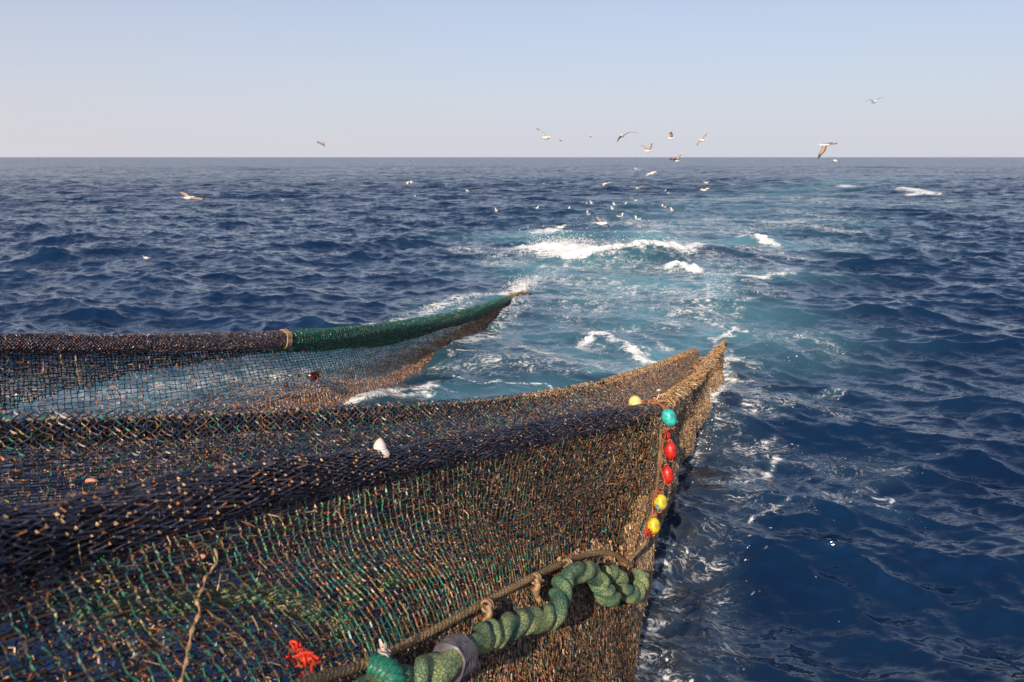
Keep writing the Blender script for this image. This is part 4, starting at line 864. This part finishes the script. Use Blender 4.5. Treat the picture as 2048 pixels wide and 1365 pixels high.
# ---- floats --------------------------------------------------------
def make_float(px, py, F, w, h, mat, label, tilt=0.0, patch=False, lug=M_ORANGE):
    c = P(px, py, F); s_ = F / FPX; rx, rz = w * s_ / 2, h * s_ / 2
    ax = Vector((math.sin(R(tilt)), .15, math.cos(R(tilt)))).normalized()
    t = np.linspace(-1, 1, 25); zz = np.sin(t * math.pi / 2) * rz; rr = np.maximum(rx * np.cos(t * math.pi / 2) ** .92, .003)
    rr = rr * (1 + .012 * np.exp(-(t / .05) ** 2))
    path = c + zz[:, None] * np.array(ax)
    V, Q = tube_np(path, rr, 28)
    root = mesh_np('float', V, Q, mat, None, True, loc=c)
    root.matrix_basis = Matrix.Translation(Vector(c)); tag(root, label, 'float', 'floats strung on the orange line')
    for sgn in (-1, 1):
        a_ = np.linspace(0, 2 * math.pi, 22); e = c + np.array(ax) * (rz + .006) * sgn
        q = e + np.c_[np.cos(a_) * .016, 0 * a_, np.sin(a_) * .011 * 1.3]
        V, Q = tube_np(q, .0065, 6); mesh_np('lashing', V, Q, lug, root, True)
    if patch:
        n_ = 12; uu_, vv_ = np.meshgrid(np.linspace(-.95, -.05, n_), np.linspace(.35, 1.35, n_), indexing='ij')
        rr_ = rx * np.cos(np.clip((uu_ - .05) * .9, -1.2, 1.2)) ** .92 * 1.012
        T3 = Vector((0, -1, 0)); X3 = Vector((-1, 0, 0))
        pp = c + (np.sin((uu_ * .55) * math.pi / 2) * rz)[..., None] * np.array(ax) + (rr_ * 1.0)[..., None] * (np.array(T3) * np.cos(vv_ - .3)[..., None] + np.array(X3) * np.sin(vv_ - .3)[..., None])
        idx = np.arange(n_ * n_).reshape(n_, n_); Qp = np.stack([idx[:-1, :-1], idx[1:, :-1], idx[1:, 1:], idx[:-1, 1:]], -1).reshape(-1, 4)
        # irregular mark: drop the quads outside a blob
        cen = pp.reshape(-1, 3)[Qp].mean(1); kk = (vn(cen, 60, 2) > .42); mesh_np('paint_patch', pp.reshape(-1, 3), [Qp[kk]], M_BLUEP, root, True)
    return root
FL = [(1271, 808, 8.25, 33, 27, M_PYEL, 'pale yellow float resting on top of the rolled edge', 78),
      (1338, 836, 7.85, 29, 38, M_TEAL, 'turquoise float at the corner of the rolled edge', -22),
      (1333, 872, 7.8, 18, 17, M_RED, 'small red float half hidden just under the turquoise one', 0),
      (1341, 902, 7.45, 24, 36, M_RED, 'upper of the two full red floats hanging down the net corner', -4),
      (1335, 950, 7.3, 24, 35, M_RED, 'lower red float, between the other red one and the marked yellow one', -8),
      (1321, 1005, 7.05, 27, 33, M_YEL, 'yellow float with a blue mark on its side', 6),
      (1307, 1052, 6.9, 27, 33, M_YEL, 'plain yellow float, lowest on the string beside the water', 4)]
for i, f in enumerate(FL): make_float(*f[:5], f[5], f[6], f[7], patch=(i == 5))
for f in ((1236, 872, 8.2, 26, 30, M_PYEL, 'pale yellow float seen through the netting below the roll', 10), (1238, 898, 8.1, 16, 22, M_ORANGE, 'small orange float seen through the netting', 10), (1214, 922, 7.8, 14, 20, M_PYEL, 'small yellow float deep behind the brown meshes', 20)):
    make_float(*f[:5], f[5], f[6], f[7])
ol = place([(1284, 803, 8.15), (1296, 799, 8.1), (1310, 803, 8.0), (1322, 812, 7.9), (1331, 824, 7.85), (1338, 840, 7.9), (1334, 862, 7.75), (1326, 885, 7.5), (1324, 905, 7.4), (1322, 925, 7.3), (1322, 940, 7.25), (1330, 968, 7.25), (1314, 980, 7.1), (1306, 1000, 7.0), (1305, 1028, 6.95), (1297, 1045, 6.9), (1288, 1070, 6.8), (1292, 1078, 6.8)])
V, Q = laid(ol, .0062, 22, 2, 8, .3, 500, .3); thing_mesh('orange_line', V, Q, M_ORANGE, 'orange twisted line stringing the floats down the net corner', 'line')
ol2 = place([(1284, 806, 8.12), (1300, 808, 8.0), (1316, 806, 7.95), (1334, 822, 7.82)])
V, Q = laid(ol2, .0065, 22, 2, 8, .3, 90, .3); thing_mesh('orange_line', V, Q, M_ORANGE, 'second orange strand looped over the roll between pale yellow and turquoise floats', 'line')
# tangled ends
for (x, y, F, lb) in ((1312, 988, 7.0, 'knot of orange ends above the marked yellow float'), (1296, 1066, 6.78, 'red knot of frayed ends under the lowest yellow float'), (1330, 862, 7.7, 'dark red knot tied beneath the turquoise float')):
    c = P(x, y, F); q = np.cumsum(rng.normal(0, .014, (40, 3)), 0) * np.array([1, .6, 1]); q -= q.mean(0); q = c + q * .55; q = cr(q, 160)
    V, Q = tube_np(q, .0055, 5); thing_mesh('line_knot', V, Q, M_ORANGE if y != 1066 else M_RED, lb, 'knot')

# ---- things caught in the net --------------------------------------
c = P(762, 893, 4.55); th = np.linspace(0, 1, 14); prof = [.036, .040, .041, .040, .037, .033, .031, .030, .029, .027, .024, .019, .012, .003]
path = c + np.c_[-.006 * np.sin(th * 3), 0 * th, -.075 + th * .125]
V, Q = tube_np(path, np.array(prof) * 1.25, 22); V = V + (vn(V, 14, 2) - .5)[:, None] * .008
wf = mesh_np('squid', V, Q, M_WHITE, None, True, loc=c); tag(wf, 'pale pink and white squid mantle poking up behind the near roll', 'squid')
wf.matrix_basis = Matrix.Translation(Vector(c))
def blade_cluster(name, c, n, size, mat, label, cat, down=.3):
    Vs, Qs, o = [], [], 0
    for i in range(n):
        d = rng.normal(size=3); d[2] -= down * 2; d /= np.linalg.norm(d); side = np.cross(d, rng.normal(size=3)); side /= np.linalg.norm(side)
        L = size * (.5 + rng.random()); t = np.linspace(0, 1, 7)[:, None]; nrm = np.cross(d, side)
        mid = c + d * L * t + nrm * (.25 * L * np.sin(t * 4 + i)) ; wd = (.10 * L * np.sin(np.clip(t, .08, .95) * math.pi) + .003)
        a1, b1 = mid - side * wd, mid + side * wd
        V = np.stack([a1, b1, b1 + nrm * .003, a1 + nrm * .003], 1).reshape(-1, 3)
        idx = np.arange(28).reshape(7, 4); Q = []
        for s_ in range(4): Q.append(np.stack([idx[:-1, s_], idx[:-1, (s_ + 1) % 4], idx[1:, (s_ + 1) % 4], idx[1:, s_]], -1))
        Q.append(idx[:1, ::-1]); Q.append(idx[-1:]); Vs.append(V); Qs.append(np.concatenate(Q) + o); o += 28
    return thing_mesh(name, np.concatenate(Vs), [np.concatenate(Qs)], mat, label, cat, smooth=False)
blade_cluster('seaweed', P(626, 748, 12.3), 34, .12, M_WEED, 'dark red seaweed clump caught halfway down the far netting', 'seaweed')
blade_cluster('seaweed', P(572, 768, 12.0), 14, .07, M_WEED, 'small brown weed tuft left of the big seaweed clump', 'seaweed')
c = P(600, 1312, Fsurf(600, 1312) - .03); red = empty('red_rag', c, 'orange-red tangle of frayed twine knotted on the rope at the bottom edge', 'rag')
for i_ in range(7):
    q = np.cumsum(rng.normal(0, 1, (12, 3)) * np.array([.012, .008, .014]) + np.array([.002 * (i_ - 3), 0, -.006]), 0); q = cr(c + np.array([0, 0, .03]) + q, 90)
    V, Q = tube_np(q, .0055 + .003 * rng.random(90), 5); mesh_np('strand', V, Q, M_RAG, red, True)
def blob(name, px, py, F, sx, sz, mat, label, cat, seed=0):
    if py > 1060: F = Fsurf(px, py) - .02
    c = P(px, py, F); t = np.linspace(-1, 1, 13); path = c + np.c_[t * sx, 0 * t, .12 * sx * np.sin(t * 2 + seed)]
    V, Q = tube_np(path, np.maximum(sz * np.sqrt(1 - t ** 2 * .97), .002), 14); V = V + (vn(V + seed, 25, 2) - .5)[:, None] * sz * .8
    return thing_mesh(name, V, Q, mat, label, cat)
blob('fish_scrap', 396, 1116, 3.3, .030, .012, M_SALMON, 'salmon pink fish scrap in the meshes under the roll', 'fish')
blob('fish_scrap', 182, 962, 4.3, .030, .012, M_SALMON, 'pinkish fish scrap stuck in the dark bag netting', 'fish', 2)
blade_cluster('plastic_scrap', P(268, 1292, Fsurf(268, 1292) + .02), 7, .035, M_PLAST, 'larger grey plastic scrap low in the dark meshes', 'plastic scrap')
blade_cluster('plastic_scrap', P(330, 1290, Fsurf(330, 1290) + .02), 5, .028, M_PLAST, 'smaller grey plastic scrap beside the frayed cord', 'plastic scrap')
blob('plastic_scrap', 345, 1168, 3.1, .014, .006, M_PLAST, 'white splinter glinting above the green rope', 'plastic scrap', 7)
blob('plastic_scrap', 198, 1163, 2.9, .016, .004, M_YEL, 'thin yellow strip in the shade of the roll', 'plastic scrap', 8)
blob('plastic_scrap', 102, 1146, 2.75, .014, .005, M_BLUEP, 'small blue strip close under the roll', 'plastic scrap', 8)
blob('rope_lump', 1208, 1062, 6.3, .022, .014, M_TEAL, 'small teal tuft of twine above the tan rope', 'twine')
blob('rope_lump', 985, 1146, 5.0, .03, .02, simple('navy_lump', (.02, .02, .06), .5), 'navy lump of twine in the wide meshes', 'twine', 3)
blob('rope_lump', 1285, 1072, 6.75, .018, .022, simple('blue_lump', (.03, .10, .30), .5), 'blue scrap beside the lowest float', 'scrap', 3)
blob('fish_scrap', 1318, 780, 10.6, .03, .012, M_WHITE, 'white fish scrap lying on the brown netting behind the ridge', 'fish', 5)
blade_cluster('cloth_flap', P(762, 1296, 3.50), 6, .045, M_WHITE, 'pale flap of cloth where cable and tan rope join', 'cloth')

# ------------------------------------------------------------------ gulls
def smooth_tube(pts, radii, k=12, flat=1.0, n=40):
    c = cr(np.asarray(pts, float), n); r = np.interp(np.linspace(0, 1, n), np.linspace(0, 1, len(radii)), radii)
    r[0] = .002; r[-1] = .002
    return tube_np(c, r, k)
def fly(px, py, F, yaw, tipL, tipR, label, wm=M_WG, pit=0, bendL=.10, bendR=.10, scale=1.0, dl=0, dr=0, chord=.17):
    """gull flying; yaw: heading, 0 = away from the boat, 90 = to the right; tip = pixel of the wing tips, dl/dr their extra depth"""
    c = P(px, py, F); h = Vector((math.sin(R(yaw)) * math.cos(R(pit)), math.cos(R(yaw)) * math.cos(R(pit)), math.sin(R(pit)))); h = np.array(h)
    up = np.array([0, 0, 1.0]); sd_ = np.cross(h, up); sd_ /= np.linalg.norm(sd_); up = np.cross(sd_, h)
    s = scale; L = lambda a, b: c + (h * a + up * b) * s
    root = empty('gull', c, label, 'gull', 'gulls following the net')
    V, Q = smooth_tube([L(-.27, .01), L(-.18, .0), L(-.06, -.01), L(.06, -.005), L(.14, .01), L(.19, .02), L(.235, .012), L(.262, .004)], np.array([.008, .035, .066, .070, .052, .042, .032, .010]) * s)
    mesh_np('body', V, Q, M_GBODY, root, True)
    V, Q = smooth_tube([L(.25, .008), L(.275, .003), L(.30, -.008)], np.array([.010, .009, .004]) * s, 6, n=8); mesh_np('beak', V, Q, M_BEAK, root, True)
    tv = np.array([L(-.20, .012) - sd_ * .03 * s, L(-.20, .012) + sd_ * .03 * s, L(-.36, .012) + sd_ * .075 * s, L(-.37, .012), L(-.36, .012) - sd_ * .075 * s])
    V = np.concatenate([tv, tv - up * .006 * s]); mesh_np('tail', V, [np.array([[0, 1, 2, 3, 4], [9, 8, 7, 6, 5]]), np.array([[i, i + 5, (i + 1) % 5 + 5, (i + 1) % 5] for i in range(5)])], M_GBODY, root, False)
    for tip, bend, dd, sg in ((tipL, bendL, dl, -1), (tipR, bendR, dr, 1)):
        if tip is None: continue
        T = P(tip[0], tip[1], F + dd)
        sgn = 1 if np.dot(T - c, sd_) > 0 else -1
        rt = L(.05, .025) + sd_ * sgn * .04 * s; span = np.linalg.norm(T - rt)
        wr = rt + (T - rt) * .48 + up * bend * span + h * .10 * span
        n_ = 15; t = np.linspace(0, 1, n_)[:, None]
        ctr = np.where(t < .5, rt + (wr - rt) * t * 2, wr + (T - wr) * (t * 2 - 1)); sm = cr(np.array([rt, rt * .5 + wr * .5, wr, wr * .45 + T * .55 + up * .02, T]), n_)
        ch = np.interp(t[:, 0], [0, .15, .5, .8, .95, 1], [1, 1.0, .92, .62, .28, .06]) * chord * s
        ax = np.gradient(sm, axis=0); ax /= np.linalg.norm(ax, axis=1, keepdims=True)
        cd_ = h - ax * (ax @ h)[:, None]; cd_ /= np.linalg.norm(cd_, axis=1, keepdims=True); nm = np.cross(cd_, ax)
        le = sm + cd_ * (ch * .35)[:, None]; te = sm - cd_ * (ch * .65)[:, None]; mid = sm + cd_ * (ch * .05)[:, None]; thk = (ch * .05 + .002)[:, None]
        ring = np.stack([le, mid + nm * thk, te, mid - nm * thk], 1); V = ring.reshape(-1, 3)
        idx = np.arange(n_ * 4).reshape(n_, 4); Q = [np.stack([idx[:-1, q], idx[:-1, (q + 1) % 4], idx[1:, (q + 1) % 4], idx[1:, q]], -1) for q in range(4)]
        mesh_np('wing', V, [np.concatenate(Q), idx[:1, ::-1], idx[-1:]], wm, root, True, attrs=dict(span=np.repeat(t[:, 0], 4), chord=np.tile([0, .5, 1, .5], n_)))
    return root
GG = 'gulls following the net'
fly(1092, 276, 36, 60, (1072, 257), (1125, 284), 'gull gliding on thin wide wings, leftmost sky gull of the flock over the wake', M_WG, bendL=.0, bendR=.06, dl=.2, dr=-.1, chord=.13)
fly(1181, 273, 62, 20, (1171, 269), (1194, 278), 'small distant gull in the sky with drooping wings, between two larger gliders', M_WG, bendL=.12, bendR=.12, chord=.13)
fly(1245, 272, 40, -150, (1234, 285), (1279, 268), 'white bellied gull banking just over the horizon, one long wing level', M_WB, bendL=.05, bendR=.14, dl=-.3, chord=.16)
fly(1296, 302, 48, 70, (1281, 291), (1304, 287), 'gull with both wings raised in a narrow V just above the horizon', M_WB, bendL=.0, bendR=.0, dl=.5, dr=-.2)
fly(1342, 277, 58, 80, (1336, 266), (1341, 264), 'small gull with wings held straight up, seen side on', M_WB, dl=.5, dr=-.5)
fly(1404, 281, 46, -30, (1394, 292), (1414, 268), 'gull banked steeply, its wings one slanting line in the sky', M_WB, bendL=.03, bendR=-.03, chord=.15)
fly(1361, 309, 48, 10, (1350, 305), (1380, 301), 'gull skimming the horizon line, above a second brown winged one', M_WW, bendL=.05, bendR=-.02, chord=.13)
fly(1353, 322, 50, 60, (1339, 320), (1360, 314), 'brown winged gull just under the horizon beneath another gull', M_WB, dl=-.5, bendR=.05, chord=.24)
fly(1648, 291, 33, 75, (1636, 318), (1675, 288), 'large gull turning with one pale wing hanging down across the horizon', M_WB, bendL=.06, bendR=.02, dl=-.3, dr=.4, chord=.20)
fly(1748, 204, 42, 170, (1731, 203), (1767, 196), 'highest gull, arched wings, alone at the upper right of the sky', M_WG, bendL=.16, bendR=.14, chord=.12)
fly(642, 287, 60, -60, (634, 286), (649, 293), 'lone brown gull in the sky far left of the flock', M_WB, bendL=.2, bendR=.15, dr=-.4, chord=.26)
fly(1272, 339, 58, 30, (1264, 335), (1283, 345), 'gull flying low over the sea with one dark drooping wing, under the horizon', M_WG, bendL=.1, bendR=.15)
fly(1300, 348, 62, 90, (1288, 355), (1316, 346), 'pale gull sliding low over the waves, wings slanting down leftward', M_WW, dl=-.4, bendL=.05, chord=.13)
fly(1211, 368, 58, 60, (1204, 375), (1225, 367), 'pale slim gull low over the water, left of the wide winged brown one', M_WW, dl=-.3, bendL=.16)
fly(1274, 377, 46, 0, (1256, 373), (1294, 372), 'gull facing away with broad brown wings spread wide, low over the wake', M_WB, bendL=.06, bendR=.06, chord=.34)
fly(1272, 402, 44, 15, (1254, 397), (1292, 406), 'white backed gull with dark arched wings close over the wake', M_WG, bendL=.12, bendR=.16, chord=.15)
fly(1203, 447, 31, 120, (1188, 431), (1219, 456), 'gull landing by the breaker, one black tipped wing raised', M_WG, bendL=-.03, bendR=.05, dr=.4, scale=.9)
fly(1122, 455, 42, 70, (1104, 455), (1136, 452), 'gull skimming the foam of the breaker with both wings low', M_WG, bendL=.08, bendR=.08)
fly(1409, 381, 60, 60, (1398, 383), (1421, 379), 'pale gull low over the wake, lower of two right of the flock', M_WW, bendL=.14, bendR=.14, chord=.24)
fly(1413, 366, 70, 60, (1403, 364), (1421, 364), 'brownish gull low over the wake, upper of two right of the flock', M_WB, bendL=.05, bendR=.05, chord=.20)
fly(819, 366, 62, 80, (812, 373), (826, 366), 'small white gull in flight with a curved wing, over the open left sea', M_WW, bendL=.35, bendR=.1, dl=-.3)
fly(378, 396, 36, 70, (356, 384), (411, 401), 'large brown gull gliding low over the open sea at far left', M_WB, bendL=.05, bendR=.04, dl=.3, chord=.22)
fly(292, 516, 30, -60, (284, 512), (303, 521), 'brown bird skimming a dark wave crest at far left, seen edge on', M_WB, bendL=.03, bendR=.03, scale=.6, chord=.12)
fly(567, 401, 62, 0, (558, 397), (577, 398), 'dark winged gull close to the water, right of the large brown glider', M_WG, bendL=.05, bendR=.05, chord=.2)
fly(1670, 322, 62, 60, (1665, 326), (1675, 326), 'small pale gull under the horizon, right of the large turning gull', M_WW, bendL=.2, bendR=.2)
# resting gulls: one built, the others copies that share its meshes
def rest_proto(loc):
    root = empty('gull', (0, 0, 0))
    V, Q = smooth_tube([(-.27, 0, .10), (-.20, 0, .07), (-.08, 0, .045), (.06, 0, .04), (.14, 0, .075), (.165, 0, .13), (.175, 0, .175), (.20, 0, .20), (.235, 0, .195), (.25, 0, .19)], [.006, .038, .078, .085, .062, .038, .034, .040, .028, .008], n=44)
    mesh_np('body', V, Q, M_GBODY, root, True)
    for s in (-1, 1):
        V, Q = smooth_tube([(.09, s * .055, .085), (0, s * .074, .095), (-.12, s * .052, .10), (-.24, s * .02, .115), (-.33, s * .008, .125)], [.012, .036, .034, .020, .004], n=18)
        V[:, 2] += 0.0; mesh_np('wing', V, Q, M_GBACK, root, True)
    V, Q = smooth_tube([(.24, 0, .192), (.27, 0, .185), (.295, 0, .175)], [.010, .009, .004], 6, n=8); mesh_np('beak', V, Q, M_BEAK, root, True)
    return root
def copy_tree(o):
    c = o.copy(); COL.objects.link(c)
    for ch in o.children: d = ch.copy(); COL.objects.link(d); d.parent = c
    return c
proto = rest_proto((0, 0, 0))
RESTLIST = [(1033, 337), (1251, 325), (1376, 326), (663, 361), (752, 372), (890, 372), (936, 379), (826, 390), (994, 416), (1072, 418), (1138, 419), (1173, 409), (1184, 406), (1177, 423), (1232, 410),
            (1226, 419), (1250, 405), (1240, 433), (1276, 436), (1328, 415), (1345, 417), (1330, 379), (1340, 387), (1085, 367 - 0), (1440, 331)]
LBL = {(1033, 337): 'tiny white gull resting far out near the horizon, left of the flock', (1251, 325): 'tiny gull afloat straight under the horizon, left of the low flying pair', (1376, 326): 'tiny pale gull afloat under the skimming pair at the horizon',
       (663, 361): 'small gull afloat on the open sea below the lone sky gull', (752, 372): 'faint small gull afloat left of the curved wing flyer', (890, 372): 'faint gull afloat right of the curved wing flyer', (936, 379): 'small white gull afloat alone, halfway from left loners to the flock',
       (826, 390): 'white gull afloat directly below the curved wing flyer', (994, 416): 'small white gull afloat at the left border of the flock', (1072, 418): 'brownish gull afloat, second from the left border of the flock',
       (1138, 419): 'gull afloat above the top of the breaker, left of a close pair', (1173, 409): 'left gull of the close pair afloat behind the breaker', (1184, 406): 'right gull of the close pair afloat behind the breaker', (1177, 423): 'gull afloat just under the close pair',
       (1232, 410): 'gull afloat touching left of the gull with arched dark wings', (1226, 419): 'small gull afloat below the arched wings, above two larger resting ones', (1250, 405): 'upright gull afloat right at the dark arched wing',
       (1240, 433): 'left of the two largest resting gulls behind the breaker', (1276, 436): 'right and nearest of the two largest resting gulls behind the breaker', (1328, 415): 'left gull of the bright pair afloat right of the flock', (1345, 417): 'right gull of the bright pair afloat right of the flock',
       (1330, 379): 'white gull afloat right of the broad winged brown flyer', (1340, 387): 'thin small gull afloat right below another, right of the brown flyer', (1085, 367): 'small gull afloat on the blue water left of the pale slim flyer', (1440, 331): 'tiny gull afloat near the horizon, right of the flock'}
for i, (x, y) in enumerate(RESTLIST):
    g = proto if i == 0 else copy_tree(proto); q = W(x, y, .1)
    for _ in range(3): q = W(x, y, float(sea_h(q[0], q[1])[0]) + .08)
    g.location = (q[0], q[1], float(sea_h(q[0], q[1])[0]) - .03); g.rotation_euler = (0, 0, rng.uniform(0, 6.28)); g.scale = [1.15] * 3
    tag(g, LBL[(x, y)], 'gull', 'gulls resting on the sea')

# ------------------------------------------------------------------ spray
def spray(name, pts, n, spread, size, lab):
    Wp = W(*np.array(pts, float).T); path = cr(Wp, 60) if len(Wp) > 1 else np.repeat(Wp, 60, 0)
    i = rng.integers(0, 60, n); c = path[i] + rng.normal(0, 1, (n, 3)) * np.array([spread, spread, 0]); c[:, 2] = sea_h(c[:, 0], c[:, 1]) + np.abs(rng.normal(0, 1, n)) ** 1.5 * spread * .35
    V, T, _ = knot_mesh(c, size * (.3 + rng.random(n) ** 2 * 1.2), np.ones((n, 3)))
    o = mesh_np(name, V, [T], M_DROP, None, True); tag(o, lab, 'spray', None, 'stuff')
M_DROP = simple('white_drops', (.85, .85, .84), .5, 10, .05, 0)
spray('spray', [(1080, 509), (1130, 512), (1200, 520), (1300, 518)], 2200, .45, .016, 'white spray thrown up along the breaker')
spray('spray', [(1035, 582), (1055, 574)], 700, .22, .012, 'white spray where the far net enters the water')
spray('spray', [(1445, 700), (1435, 790), (1395, 880)], 260, .12, .010, 'fine drops along the waterline of the near bag')
